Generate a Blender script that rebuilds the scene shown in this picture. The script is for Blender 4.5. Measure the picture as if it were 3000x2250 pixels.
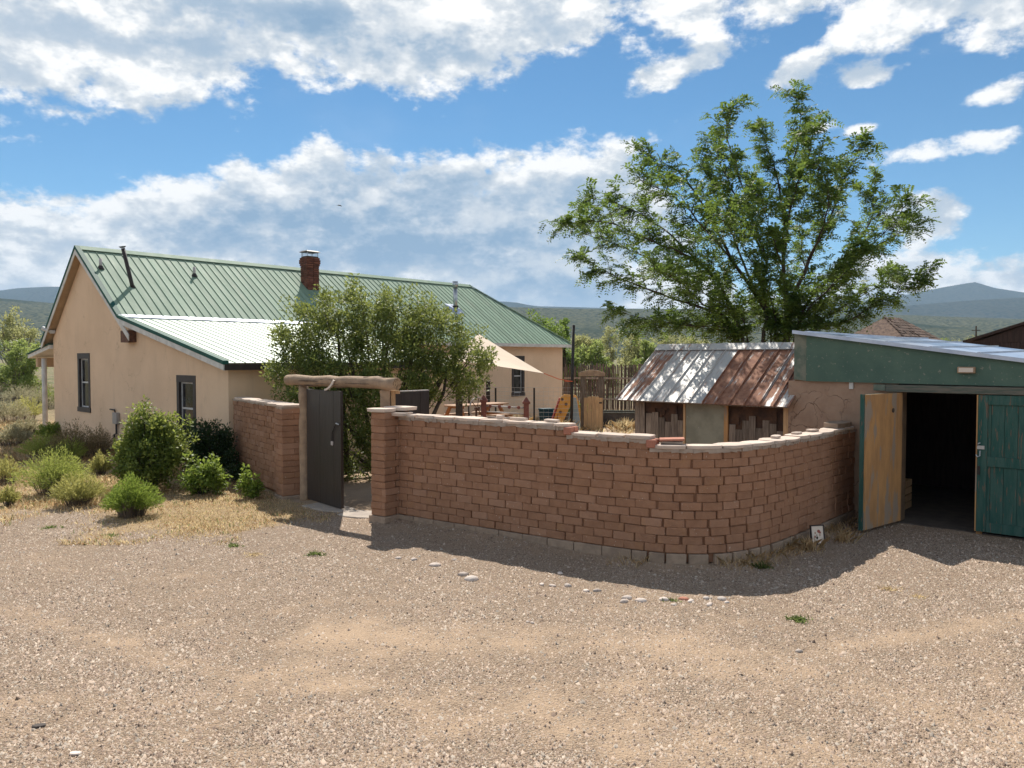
import bpy, bmesh, math, random
import numpy as np
from mathutils import Vector, Matrix

for o in list(bpy.data.objects):
    bpy.data.objects.remove(o, do_unlink=True)
S = bpy.context.scene
C = S.collection
random.seed(7)
RNG = np.random.default_rng(11)
R = math.radians

# ------------------------------------------------------------------ camera
CAM_H = 2.5
PITCH = math.atan(75 / 2250.0)
cd = bpy.data.cameras.new('camera')
cam = bpy.data.objects.new('camera', cd)
C.objects.link(cam)
cam.location = (0, 0, CAM_H)
cam.rotation_euler = (math.pi / 2 - PITCH, 0, 0)
cd.sensor_width = 36.0
cd.lens = 27.0
cd.clip_start = 0.1
cd.clip_end = 40000
S.camera = cam

# ------------------------------------------------------------------ light and exposure
S.view_settings.view_transform = 'Standard'
S.view_settings.look = 'None'
S.view_settings.exposure = 0.56
S.view_settings.gamma = 1
S.view_settings.use_curve_mapping = False
SUN_DIR = Vector((-0.15, 0.855, 1.0)).normalized()
SUN_EL = math.asin(SUN_DIR.z)
SUN_AZ = math.atan2(SUN_DIR.x, SUN_DIR.y)
sl = bpy.data.lights.new('sun', 'SUN')
sl.energy = 5.0
sl.angle = R(0.53)
sl.color = (1.0, 0.94, 0.85)
so = bpy.data.objects.new('sun', sl)
C.objects.link(so)
so.rotation_euler = (-SUN_DIR).to_track_quat('-Z', 'Y').to_euler()
so.location = (0, 0, 30)

W = bpy.data.worlds.new('World')
S.world = W
W.use_nodes = True
nt = W.node_tree
for n in list(nt.nodes):
    nt.nodes.remove(n)
SKY_STR = 0.1


class NT:
    """small helper to write node graphs as expressions"""
    def __init__(s, tree):
        s.t = tree

    def n(s, kind, **kw):
        nd = s.t.nodes.new(kind)
        for k, v in kw.items():
            setattr(nd, k, v)
        return nd

    def put(s, sock, v):
        if v is None:
            return
        if isinstance(v, (int, float)):
            if sock.type == 'RGBA':
                sock.default_value = (v, v, v, 1)
            elif sock.type == 'VECTOR':
                sock.default_value = (v, v, v)
            else:
                sock.default_value = v
        elif isinstance(v, (tuple, list)):
            if sock.type == 'RGBA' and len(v) == 3:
                v = (*v, 1)
            sock.default_value = v
        else:
            s.t.links.new(v, sock)

    def math(s, op, a, b=None, c=None, clamp=False):
        nd = s.n('ShaderNodeMath', operation=op, use_clamp=clamp)
        s.put(nd.inputs[0], a)
        s.put(nd.inputs[1], b)
        s.put(nd.inputs[2], c)
        return nd.outputs[0]

    def vmath(s, op, a, b=None):
        nd = s.n('ShaderNodeVectorMath', operation=op)
        s.put(nd.inputs[0], a)
        s.put(nd.inputs[1], b)
        return nd.outputs['Value' if op in ('LENGTH', 'DOT_PRODUCT', 'DISTANCE') else 'Vector']

    def mapr(s, v, a, b, c=0.0, d=1.0, smooth=True):
        nd = s.n('ShaderNodeMapRange', interpolation_type='SMOOTHSTEP' if smooth else 'LINEAR')
        s.put(nd.inputs[0], v)
        for i, x in enumerate((a, b, c, d)):
            s.put(nd.inputs[i + 1], x)
        return nd.outputs[0]

    def noise(s, vec, scale, detail=4, rough=0.55, dist=0.0, col=False):
        nd = s.n('ShaderNodeTexNoise')
        s.put(nd.inputs['Vector'], vec)
        nd.inputs['Scale'].default_value = scale
        nd.inputs['Detail'].default_value = detail
        nd.inputs['Roughness'].default_value = rough
        nd.inputs['Distortion'].default_value = dist
        return nd.outputs['Color' if col else 'Fac']

    def voro(s, vec, scale, feature='F1', out='Distance', rnd=1.0):
        nd = s.n('ShaderNodeTexVoronoi', feature=feature)
        s.put(nd.inputs['Vector'], vec)
        nd.inputs['Scale'].default_value = scale
        nd.inputs['Randomness'].default_value = rnd
        return nd.outputs[out]

    def mix(s, f, a, b, mode='MIX'):
        nd = s.n('ShaderNodeMix', data_type='RGBA', blend_type=mode)
        s.put(nd.inputs[0], f)
        s.put(nd.inputs[6], a)
        s.put(nd.inputs[7], b)
        return nd.outputs[2]

    def mapping(s, vec, loc=(0, 0, 0), rot=(0, 0, 0), scale=(1, 1, 1), kind='POINT'):
        nd = s.n('ShaderNodeMapping', vector_type=kind)
        s.put(nd.inputs[0], vec)
        if kind != 'NORMAL':
            nd.inputs[1].default_value = loc
        nd.inputs[2].default_value = rot
        nd.inputs[3].default_value = scale
        return nd.outputs[0]

    def ramp(s, f, stops):
        nd = s.n('ShaderNodeValToRGB')
        s.put(nd.inputs[0], f)
        el = nd.color_ramp.elements
        while len(el) < len(stops):
            el.new(0.5)
        for e, (p, c) in zip(el, stops):
            e.position = p
            e.color = (*c, 1) if len(c) == 3 else c
        return nd.outputs[0]


def build_sky():
    N = NT(nt)
    co = N.n('ShaderNodeTexCoord').outputs['Generated']
    sky = N.n('ShaderNodeTexSky', sky_type='NISHITA')
    sky.sun_disc = False
    sky.sun_elevation = SUN_EL
    sky.sun_rotation = SUN_AZ
    sky.altitude = 1700
    sky.air_density = 1.0
    sky.dust_density = 0.1
    sky.ozone_density = 1.2
    sep = N.n('ShaderNodeSeparateXYZ')
    N.put(sep.inputs[0], co)
    x, y, z = sep.outputs
    az = N.math('ARCTAN2', x, y)
    el = N.math('ARCSINE', z)
    cmb = N.n('ShaderNodeCombineXYZ')
    N.put(cmb.inputs[0], az)
    N.put(cmb.inputs[1], el)
    ae = cmb.outputs[0]

    def dirpx(px, py):
        a = math.atan((px - 1500) / 2250)
        return a, math.atan((1050 - py) / 2250 * math.cos(a))

    def lobe(px, py, rx, ry, rot, amp, soft=0.35):
        a, e = dirpx(px, py)
        k = math.cos(a) ** 1.6
        v = N.mapping(ae, (a, e, 0), (0, 0, R(-rot)), (rx / 2250 * k, ry / 2250, 1), 'TEXTURE')
        d = N.vmath('LENGTH', v)
        return N.mapr(d, 1 + soft, 1 - soft, 0, amp)

    def total(lst, start):
        acc = start
        for l in lst:
            acc = N.math('ADD', acc, lobe(*l))
        return acc
    # lower edge of the high bank and upper edge of the low bank, by compass direction (px, py, py)
    T = [(-900, 330, 520), (-400, 400, 600), (0, 392, 545), (150, 378, 535), (300, 352, 520), (400, 350, 488), (560, 352, 476), (640, 372, 465), (720, 392, 440), (830, 335, 398),
         (940, 298, 374), (1050, 295, 430), (1200, 290, 422), (1400, 268, 392), (1600, 225, 372), (1720, 195, 385), (1800, 172, 402), (1880, 150, 470), (1940, 135, 560),
         (2050, 118, 690), (2160, 118, 770), (2260, 158, 800), (2400, 172, 790), (2550, 176, 745), (2650, 186, 690), (2760, 195, 665), (2860, 200, 700), (3000, 206, 680), (3400, 160, 560), (4200, 260, 600)]
    stops = []
    for px, ya, yb in T:
        a, e1 = dirpx(px, ya)
        _, e2 = dirpx(px, yb)
        stops.append(((a + 1.0) / 2.0, (e1, e2, 0.0)))
    rp = N.ramp(N.math('MULTIPLY_ADD', az, 0.5, 0.5, clamp=True), stops)
    sr = N.n('ShaderNodeSeparateColor')
    N.put(sr.inputs[0], rp)
    eA, eB = sr.outputs[0], sr.outputs[1]
    sA = N.mapr(N.math('SUBTRACT', el, eA), -0.075, 0.085, -0.60, 0.40)
    sB = N.mapr(N.math('SUBTRACT', eB, el), -0.06, 0.085, -0.60, 0.40)
    sA = N.math('ADD', sA, N.mapr(el, 0.44, 0.85, 0.0, -0.55))
    M = N.math('MAXIMUM', sA, sB)
    P = [(1900, 255, 210, 46, -16, .66), (2290, 230, 85, 52, 0, .68), (2510, 240, 90, 30, 0, .64), (2895, 285, 95, 30, -8, .66), (2515, 386, 60, 16, -8, .64),
         (2800, 422, 220, 34, -3, .60), (2385, 380, 45, 18, 0, .55), (2720, 628, 130, 45, 0, .45), (2700, 620, 90, 50, 0, .3)]
    M = total([(*p, .95) for p in P], M)
    M = total([(2370, 95, 200, 36, -32, -.48, .8)], M)
    nv = N.mapping(co, (3.1, 1.7, 0.4), (0, 0, 0), (1.0, 1.0, 1.7))
    n0 = N.noise(nv, 6.0, 8, 0.64)
    up = N.vmath('ADD', nv, (-0.004, 0.0, 0.036))
    n1 = N.noise(up, 6.0, 5, 0.62)
    low = N.noise(nv, 3.3, 3, 0.5)
    n2 = N.noise(nv, 21.0, 4, 0.62)
    dens = N.math('ADD', N.math('ADD', N.math('MULTIPLY_ADD', n0, 2.0, -1.0), N.math('MULTIPLY_ADD', n2, 0.9, -0.45)), M)
    a_ = N.mapr(dens, -0.16, 0.15)
    wisp = N.math('MULTIPLY', N.mapr(low, 0.56, 0.80), 0.16)
    alpha = N.math('MAXIMUM', a_, wisp)
    rel = N.mapr(N.math('SUBTRACT', n0, n1), -0.13, 0.17)
    G = [(1000, 120, 640, 80, -4, .42), (250, 130, 420, 50, 0, .12), (1400, 720, 620, 150, 0, .60), (850, 640, 420, 90, -4, .30), (1300, 500, 220, 45, 0, .3)]
    core = N.math('MINIMUM', total([(*g, .75) for g in G], 0.04), 0.92)
    thick = N.math('MULTIPLY', N.mapr(dens, 0.0, 0.45), N.mapr(N.math('ADD', core, N.math('MULTIPLY_ADD', low, 1.1, -0.55)), 0.05, 0.75))
    bright = N.math('SUBTRACT', N.math('MULTIPLY_ADD', rel, 0.84, 0.40), N.math('MULTIPLY', thick, 0.62), clamp=True)
    k = 0.70 / SKY_STR
    col = N.ramp(bright, [(0.0, (.26 * k, .40 * k, .57 * k)), (0.30, (.42 * k, .53 * k, .66 * k)), (0.62, (.70 * k, .75 * k, .80 * k)), (0.92, (1.08 * k, 1.07 * k, 1.05 * k))])
    hs = N.n('ShaderNodeHueSaturation')
    hs.inputs['Saturation'].default_value = 1.12
    hs.inputs['Value'].default_value = 1.0
    N.put(hs.inputs['Color'], N.mix(1.0, sky.outputs[0], (.56, .71, .74), 'MULTIPLY'))
    final = N.mix(alpha, hs.outputs[0], col)
    bg = N.n('ShaderNodeBackground')
    N.put(bg.inputs[0], final)
    bg.inputs[1].default_value = SKY_STR
    W.cycles.sampling_method = 'MANUAL'
    W.cycles.sample_map_resolution = 512
    out = N.n('ShaderNodeOutputWorld')
    nt.links.new(bg.outputs[0], out.inputs[0])


build_sky()

# ------------------------------------------------------------------ helpers
cP, sP = math.cos(PITCH), math.sin(PITCH)


def at(px, py, Y):
    """point at forward distance Y seen in the 3000 x 2250 photograph at px, py"""
    x = (px - 1500) / 2250.0
    zz = (1125 - py) / 2250.0
    d = Vector((x, cP + zz * sP, -sP + zz * cP))
    return Vector((0, 0, CAM_H)) + d * (Y / d.y)


def tag(o, label=None, cat=None, group=None, kind=None):
    if label:
        o['label'] = label
    if cat:
        o['category'] = cat
    if group:
        o['group'] = group
    if kind:
        o['kind'] = kind
    return o


def empty(name, loc=(0, 0, 0), rz=0.0, label=None, cat=None, group=None):
    o = bpy.data.objects.new(name, None)
    C.objects.link(o)
    o.location = loc
    o.rotation_euler = (0, 0, rz)
    o.empty_display_size = 0.2
    return tag(o, label, cat, group)


def link_mesh(name, me, mat, parent=None):
    o = bpy.data.objects.new(name, me)
    C.objects.link(o)
    if mat is not None and not me.materials:
        me.materials.append(mat)
    if parent is not None:
        o.parent = parent
    return o


class MB:
    def __init__(s):
        s.v = []
        s.f = []

    def add(s, vs, fs):
        b = len(s.v)
        s.v += [tuple(p) for p in vs]
        s.f += [tuple(b + i for i in q) for q in fs]
        return s

    def box(s, x0, x1, y0, y1, z0, z1):
        vs = [(x0, y0, z0), (x1, y0, z0), (x1, y1, z0), (x0, y1, z0), (x0, y0, z1), (x1, y0, z1), (x1, y1, z1), (x0, y1, z1)]
        return s.add(vs, [(3, 2, 1, 0), (4, 5, 6, 7), (0, 1, 5, 4), (1, 2, 6, 5), (2, 3, 7, 6), (3, 0, 4, 7)])

    def hexa(s, bot, top):
        """prism between two loops of equal length"""
        n = len(bot)
        fs = [tuple(range(n - 1, -1, -1)), tuple(range(n, 2 * n))]
        for i in range(n):
            j = (i + 1) % n
            fs.append((i, j, n + j, n + i))
        return s.add(list(bot) + list(top), fs)

    def bar(s, a, b, w, h=None):
        """square bar from a to b"""
        h = h or w
        a, b = Vector(a), Vector(b)
        d = (b - a).normalized()
        ref = Vector((0, 0, 1)) if abs(d.z) < 0.95 else Vector((0, 1, 0))
        sx = d.cross(ref).normalized() * (w / 2)
        sy = sx.cross(d).normalized() * (h / 2)
        lo = [a - sx - sy, a + sx - sy, a + sx + sy, a - sx + sy]
        hi = [b - sx - sy, b + sx - sy, b + sx + sy, b - sx + sy]
        return s.hexa(lo, hi)

    def tube(s, pts, rad, n=8, cap=True):
        pts = [Vector(p) for p in pts]
        if not isinstance(rad, (list, tuple)):
            rad = [rad] * len(pts)
        rings = []
        prev = None
        for i, p in enumerate(pts):
            if i == 0:
                d = pts[1] - p
            elif i == len(pts) - 1:
                d = p - pts[i - 1]
            else:
                d = pts[i + 1] - pts[i - 1]
            d = d.normalized()
            if prev is None:
                ref = Vector((0, 0, 1)) if abs(d.z) < 0.9 else Vector((1, 0, 0))
                ax = d.cross(ref).normalized()
            else:
                ax = (prev - d * prev.dot(d)).normalized()
            prev = ax
            ay = d.cross(ax)
            rings.append([p + ax * (math.cos(2 * math.pi * k / n) * rad[i]) + ay * (math.sin(2 * math.pi * k / n) * rad[i]) for k in range(n)])
        vs = [q for r in rings for q in r]
        fs = []
        for i in range(len(rings) - 1):
            for k in range(n):
                k2 = (k + 1) % n
                fs.append((i * n + k, i * n + k2, (i + 1) * n + k2, (i + 1) * n + k))
        if cap:
            fs.append(tuple(range(n - 1, -1, -1)))
            fs.append(tuple((len(rings) - 1) * n + k for k in range(n)))
        return s.add(vs, fs)

    def mesh(s, name='m', smooth=False):
        me = bpy.data.meshes.new(name)
        me.from_pydata(s.v, [], s.f)
        me.update()
        if smooth:
            me.polygons.foreach_set('use_smooth', [True] * len(me.polygons))
        return me

    def build(s, name, mat, parent=None, smooth=False, bevel=0.0):
        me = s.mesh(name, smooth)
        if bevel:
            bm = bmesh.new()
            bm.from_mesh(me)
            bmesh.ops.recalc_face_normals(bm, faces=bm.faces)
            bmesh.ops.bevel(bm, geom=list(bm.edges), offset=bevel, segments=1, affect='EDGES', clamp_overlap=True)
            bm.to_mesh(me)
            bm.free()
        return link_mesh(name, me, mat, parent)


def np_mesh(name, V, F, smooth=False):
    """fast mesh from numpy arrays; F is (m,k)"""
    me = bpy.data.meshes.new(name)
    V = np.asarray(V, np.float32)
    F = np.asarray(F, np.int32)
    m, k = F.shape
    me.vertices.add(len(V))
    me.vertices.foreach_set('co', V.ravel())
    me.loops.add(m * k)
    me.loops.foreach_set('vertex_index', F.ravel())
    me.polygons.add(m)
    me.polygons.foreach_set('loop_start', np.arange(0, m * k, k, dtype=np.int32))
    me.polygons.foreach_set('loop_total', np.full(m, k, np.int32))
    if smooth:
        me.polygons.foreach_set('use_smooth', np.ones(m, bool))
    me.update()
    me.validate()
    return me


def unit(a):
    return a / np.maximum(np.linalg.norm(a, axis=-1, keepdims=True), 1e-9)


def leaf_quads(P, D, Nn, L, Wd):
    """diamond leaves: base P, direction D, side across"""
    D = unit(D)
    side = unit(np.cross(D, Nn))
    L = np.asarray(L)[:, None]
    Wd = np.asarray(Wd)[:, None]
    nn = np.cross(side, D)
    a = P
    b = P + D * L * 0.45 + side * Wd * 0.5 + nn * Wd * 0.12
    c_ = P + D * L
    d = P + D * L * 0.45 - side * Wd * 0.5 + nn * Wd * 0.12
    n = len(P)
    V = np.stack([a, b, c_, d], 1).reshape(-1, 3)
    F = np.arange(4 * n).reshape(n, 4)
    return V, F


def rand_unit(n):
    return unit(RNG.normal(size=(n, 3)))


def holed_wall(outer, holes, y0, y1, axis='x'):
    """wall with openings: loops are (a, z) pairs; a runs along x (axis='x') or y; thickness between y0 and y1"""
    bm = bmesh.new()
    edges = []
    for loop in [outer] + holes:
        vs = [bm.verts.new((a, y0, z) if axis == 'x' else (y0, a, z)) for a, z in loop]
        for i in range(len(vs)):
            edges.append(bm.edges.new((vs[i], vs[(i + 1) % len(vs)])))
    bmesh.ops.triangle_fill(bm, edges=edges, use_beauty=True, use_dissolve=False)
    fs = list(bm.faces)
    r = bmesh.ops.extrude_face_region(bm, geom=fs)
    mv = Vector((0, y1 - y0, 0)) if axis == 'x' else Vector((y1 - y0, 0, 0))
    bmesh.ops.translate(bm, verts=[g for g in r['geom'] if isinstance(g, bmesh.types.BMVert)], vec=mv)
    bmesh.ops.recalc_face_normals(bm, faces=bm.faces)
    me = bpy.data.meshes.new('wall')
    bm.to_mesh(me)
    bm.free()
    return me


# ------------------------------------------------------------------ materials
MATS = {}


def new_mat(name):
    m = bpy.data.materials.new(name)
    m.use_nodes = True
    t = m.node_tree
    b = t.nodes['Principled BSDF']
    MATS[name] = m
    return m, NT(t), b


def solid(name, c1, c2=None, rough=0.8, scale=6.0, stretch=(1, 1, 1), detail=5, bump=0.0, bscale=None, metal=0.0,
          spec=0.3, rnd=0.0, island=False, contrast=(0.35, 0.65), spots=None, coat=0.0):
    """two-tone weathered surface with fine relief; rnd = brightness change from object to object"""
    m, N, b = new_mat(name)
    co = N.n('ShaderNodeTexCoord').outputs['Object']
    oi = N.n('ShaderNodeObjectInfo')
    r = oi.outputs['Random']
    if island:
        r = N.n('ShaderNodeNewGeometry').outputs['Random Per Island']
    off = N.vmath('ADD', N.mapping(co, (0, 0, 0), (0, 0, 0), stretch), N.vmath('SCALE', (13.0, 7.0, 3.0)))
    off_n = off.node
    # shift the pattern per object
    sc = N.n('ShaderNodeVectorMath', operation='SCALE')
    sc.inputs[0].default_value = (31.0, 17.0, 23.0)
    N.put(sc.inputs['Scale'], r)
    N.t.links.new(sc.outputs[0], off_n.inputs[1])
    f = N.mapr(N.noise(off, scale, detail, 0.6), contrast[0], contrast[1])
    c = N.mix(f, c1, c2 or tuple(x * 0.8 for x in c1))
    if spots:
        sf = N.mapr(N.noise(off, spots[1], 3, 0.6), spots[2], spots[2] + 0.06)
        c = N.mix(sf, c, spots[0])
    if rnd:
        v = N.mapr(r, 0, 1, 1 - rnd, 1 + rnd, smooth=False)
        vv = N.n('ShaderNodeVectorMath', operation='SCALE')
        N.put(vv.inputs[0], c)
        N.put(vv.inputs['Scale'], v)
        c = vv.outputs[0]
    N.put(b.inputs['Base Color'], c)
    b.inputs['Roughness'].default_value = rough
    b.inputs['Metallic'].default_value = metal
    b.inputs['Specular IOR Level'].default_value = spec
    b.inputs['Coat Weight'].default_value = coat
    if bump:
        bn = N.n('ShaderNodeBump')
        bn.inputs['Strength'].default_value = bump
        bn.inputs['Distance'].default_value = 0.02
        N.put(bn.inputs['Height'], N.noise(off, bscale or scale * 6, 4, 0.6))
        N.put(b.inputs['Normal'], bn.outputs[0])
    return m


def leaf_mat(name, c1, c2, c3=None, trans=0.35, rough=0.55):
    m, N, b = new_mat(name)
    g = N.n('ShaderNodeNewGeometry')
    r = g.outputs['Random Per Island']
    co = N.n('ShaderNodeTexCoord').outputs['Object']
    big = N.noise(co, 1.3, 2, 0.5)
    f = N.math('MULTIPLY_ADD', big, 0.7, N.math('MULTIPLY_ADD', r, 0.75, -0.22), clamp=True)
    c = N.ramp(f, [(0.1, c1), (0.62, c2), (1.0, c3 or c2)])
    N.put(b.inputs['Base Color'], c)
    b.inputs['Roughness'].default_value = rough
    b.inputs['Specular IOR Level'].default_value = 0.35
    tr = N.n('ShaderNodeBsdfTranslucent')
    N.put(tr.inputs[0], N.mix(0.5, c, tuple(min(1, x * 1.5) for x in (c3 or c2))))
    mx = N.n('ShaderNodeMixShader')
    mx.inputs[0].default_value = trans
    N.t.links.new(b.outputs[0], mx.inputs[1])
    N.t.links.new(tr.outputs[0], mx.inputs[2])
    N.t.links.new(mx.outputs[0], N.t.nodes['Material Output'].inputs[0])
    return m

# ================================================================== materials list
solid('soffit', (.52, .38, .25), (.45, .33, .22), .9, 4, spec=.15)
solid('white_board', (.62, .61, .58), (.50, .49, .46), .6, 5, stretch=(1, 1, 1))
solid('green_trim', (.016, .075, .060), (.022, .095, .075), .65, 3, spec=.15)
solid('dark_trim', (.030, .024, .022), (.045, .036, .033), .55, 8, spec=.35)
solid('white_sash', (.55, .55, .55), (.45, .45, .45), .5, 8)
solid('galv', (.46, .48, .50), (.36, .38, .40), .32, 9, metal=.85, spec=.5)
solid('chimney_brick', (.20, .075, .048), (.11, .046, .034), .9, 9, bump=.4, rnd=.35)
solid('mortar_dark', (.12, .085, .065), (.09, .065, .05), .95, 12, bump=.3)
solid('black_iron', (.018, .016, .016), (.035, .028, .024), .6, 10, spec=.4)
solid('concrete', (.35, .26, .19), (.26, .19, .14), .95, 7, bump=.3, rnd=.10)
solid('threshold_stone', (.42, .36, .30), (.33, .28, .24), .95, 5, bump=.3)
solid('adobe_mortar', (.25, .132, .080), (.20, .105, .064), .97, 5, bump=.5, bscale=30, spec=.1)
solid('log', (.40, .28, .185), (.27, .19, .13), .85, 7, stretch=(1, 1, 1), bump=.5, bscale=30, contrast=(.3, .7))
solid('log_end', (.36, .25, .15), (.16, .10, .06), .9, 30, bump=.3)
solid('gate_brown', (.030, .022, .019), (.042, .032, .028), .42, 4, stretch=(6, 6, .6), bump=.15, bscale=12, spec=.45)
solid('cedar', (.56, .36, .19), (.44, .27, .14), .75, 6, stretch=(5, 5, .6), bump=.2, rnd=.14)
solid('grey_wood', (.29, .23, .18), (.15, .115, .09), .9, 5, stretch=(8, 8, .7), bump=.5, bscale=20, rnd=.30)
solid('plywood_orange', (.54, .29, .115), (.37, .20, .09), .75, 3.2, stretch=(3, 3, .7), bump=.25, bscale=14, contrast=(.25, .75), spots=((.33, .25, .185), 1.9, .525))
solid('door_green', (.028, .088, .074), (.060, .120, .100), .85, 2.2, stretch=(6, 6, .7), bump=.35, bscale=18, spots=((.15, .115, .085), 5, .585), spec=.2)
solid('fascia_green', (.105, .165, .128), (.070, .122, .098), .85, 1.6, bump=.3, bscale=12, contrast=(.25, .75), spots=((.20, .215, .175), 19, .625), spec=.2)
solid('fascia_pale', (.20, .21, .165), (.10, .14, .11), .85, 5, bump=.25)
solid('beam_grey', (.17, .15, .12), (.09, .11, .09), .9, 5, stretch=(6, .6, 6), bump=.4)
solid('shed_roof_metal', (.55, .58, .66), (.42, .46, .56), .28, 3, metal=.75, spec=.5)
solid('tan_box', (.42, .28, .17), (.33, .22, .14), .7, 6)
solid('board_panel', (.30, .285, .215), (.23, .22, .165), .8, 4, bump=.1, spots=((.36, .35, .29), 14, .66))
solid('tar_paper', (.105, .055, .032), (.055, .034, .026), .92, 5, bump=.4)
solid('flagstone', (.60, .47, .385), (.52, .43, .36), .9, 5, bump=.35, bscale=24, rnd=.12)
solid('cap_mortar', (.40, .32, .26), (.32, .25, .20), .95, 9, bump=.4)
solid('red_tile', (.44, .185, .12), (.36, .15, .10), .85, 7, bump=.2)
solid('table_wood', (.40, .24, .14), (.30, .18, .11), .7, 4, stretch=(6, .6, 6), bump=.2)
solid('table_orange', (.45, .20, .075), (.36, .15, .06), .7, 4)
solid('pink_post', (.26, .095, .075), (.20, .075, .06), .7, 6, bump=.2)
solid('rust_iron', (.17, .085, .055), (.10, .055, .04), .8, 12, bump=.2)
solid('pale_pipe', (.50, .46, .44), (.38, .33, .31), .5, 8)
solid('sail', (.62, .50, .38), (.58, .47, .36), .85, 2)
solid('rope', (.60, .13, .05), (.45, .10, .04), .8, 20)
solid('wire', (.50, .50, .49), (.40, .40, .39), .4, 10, metal=.6)
solid('play_yellow', (.72, .36, .075), (.64, .31, .06), .45, 3, spec=.4)
solid('play_blue', (.28, .36, .42), (.22, .30, .36), .5, 3)
solid('play_red', (.30, .045, .03), (.24, .03, .02), .5, 3)
solid('teal', (.012, .06, .085), (.02, .08, .10), .5, 3)
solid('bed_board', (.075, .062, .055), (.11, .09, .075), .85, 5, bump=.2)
solid('soil', (.16, .11, .075), (.11, .075, .05), .97, 9, bump=.5)
solid('coyote', (.17, .115, .085), (.085, .058, .045), .92, 6, stretch=(6, 6, .8), bump=.4, rnd=.35)
solid('shingle', (.20, .135, .10), (.11, .075, .06), .95, 5, bump=.4, rnd=.35)
solid('barn_brown_and_shade', (.052, .034, .030), (.032, .022, .020), .9, 4, stretch=(5, 5, .6), bump=.3)  # brown of the barn; also paints shade onto the shed's inner walls
solid('bark', (.10, .075, .058), (.055, .042, .034), .95, 9, stretch=(1, 1, .35), bump=.6, bscale=26)
solid('bark_pale', (.24, .20, .165), (.14, .115, .095), .95, 7, bump=.4)
solid('twig', (.22, .17, .125), (.14, .105, .08), .95, 10)
solid('river_stone', (.58, .48, .41), (.40, .35, .31), .8, 8, bump=.2, rnd=.28)
solid('paper', (.72, .62, .52), (.68, .58, .49), .8, 5)
solid('frame_dark', (.028, .017, .016), (.04, .025, .022), .5, 8)
solid('petal', (.40, .13, .10), (.32, .10, .08), .8, 30)
solid('stem_dark', (.03, .035, .02), (.04, .03, .02), .8, 20)
solid('petal_ochre', (.42, .26, .14), (.36, .20, .10), .8, 30)
solid('lamp_glass', (.55, .56, .55), (.5, .5, .5), .3, 5)
solid('metal_box', (.36, .33, .30), (.30, .27, .25), .5, 6)
solid('bird_black', (.02, .02, .022), (.03, .03, .03), .7, 5)
solid('shelf_wood', (.20, .13, .08), (.15, .10, .06), .8, 5)
solid('red_plastic', (.40, .05, .03), (.32, .04, .03), .5, 5)

leaf_mat('leaf_locust', (0.022, 0.055, 0.011), (0.080, 0.145, 0.024), (0.200, 0.270, 0.052), 0.44)
leaf_mat('leaf_lilac', (0.040, 0.072, 0.018), (0.125, 0.175, 0.040), (0.290, 0.310, 0.080), 0.42)
leaf_mat('leaf_bush', (0.038, 0.076, 0.013), (0.146, 0.194, 0.035), (0.356, 0.389, 0.092), .44)
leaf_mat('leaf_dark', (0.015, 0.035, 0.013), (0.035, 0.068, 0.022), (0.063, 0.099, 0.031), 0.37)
leaf_mat('leaf_bright', (.070, .120, .016), (.165, .235, .035), (.29, .36, .07), .44)
leaf_mat('leaf_rabbit', (0.127, 0.172, 0.034), (0.270, 0.328, 0.069), (0.460, 0.483, 0.132), .42)
leaf_mat('leaf_rabbit_yellow', (0.179, 0.190, 0.056), (0.336, 0.336, 0.095), (0.515, 0.470, 0.168), .42)
leaf_mat('leaf_sage', (0.194, 0.185, 0.105), (0.323, 0.297, 0.177), (0.468, 0.419, 0.258), 0.34)
leaf_mat('leaf_brown', (.11, .085, .045), (.20, .155, .075), (.31, .25, .13), .34)
leaf_mat('leaf_cotton', (0.118, 0.173, 0.041), (0.221, 0.290, 0.076), (0.345, 0.386, 0.124), 0.46)
leaf_mat('leaf_elm', (0.063, 0.132, 0.025), (0.132, 0.221, 0.041), (0.235, 0.304, 0.069), 0.44)
leaf_mat('leaf_willow', (0.179, 0.200, 0.076), (0.290, 0.304, 0.118), (0.428, 0.414, 0.193), 0.46)
leaf_mat('straw', (0.472, 0.293, 0.149), (0.693, 0.460, 0.252), (0.848, 0.659, 0.410), 0.42)
leaf_mat('straw_red', (0.364, 0.181, 0.091), (0.531, 0.307, 0.154), (0.671, 0.461, 0.251), 0.37)
leaf_mat('weed_green', (0.083, 0.138, 0.033), (0.155, 0.221, 0.061), (0.243, 0.287, 0.099), 0.42)


def roof_green(name, r0, r1, spec, lift):
    m, N, b = new_mat(name)
    co = N.n('ShaderNodeTexCoord').outputs['Object']
    r = N.n('ShaderNodeObjectInfo').outputs['Random']
    f = N.noise(N.mapping(co, (0, 0, 0), (0, 0, 0), (3, .5, .5)), 2.0, 5, .6)
    c = N.mix(N.mapr(f, .3, .7), (.195, .275, .198), (.235, .318, .236))
    chalk = N.mapr(N.noise(N.mapping(co, (0, 0, 0), (0, 0, 0), (1.2, .35, .35)), 1.6, 4, .65), .55, .78)
    c = N.mix(N.math('MULTIPLY', chalk, .55), c, (.33, .37, .28))
    sc = N.n('ShaderNodeVectorMath', operation='SCALE')
    N.put(sc.inputs[0], c)
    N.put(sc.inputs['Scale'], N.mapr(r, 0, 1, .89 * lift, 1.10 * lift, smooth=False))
    N.put(b.inputs['Base Color'], sc.outputs[0])
    N.put(b.inputs['Roughness'], N.mapr(f, .2, .8, r0, r1))
    b.inputs['Specular IOR Level'].default_value = spec
    bn = N.n('ShaderNodeBump')
    bn.inputs['Strength'].default_value = .22
    bn.inputs['Distance'].default_value = .02
    N.put(bn.inputs['Height'], N.noise(co, 5.0, 3, .5))
    N.put(b.inputs['Normal'], bn.outputs[0])


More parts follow.
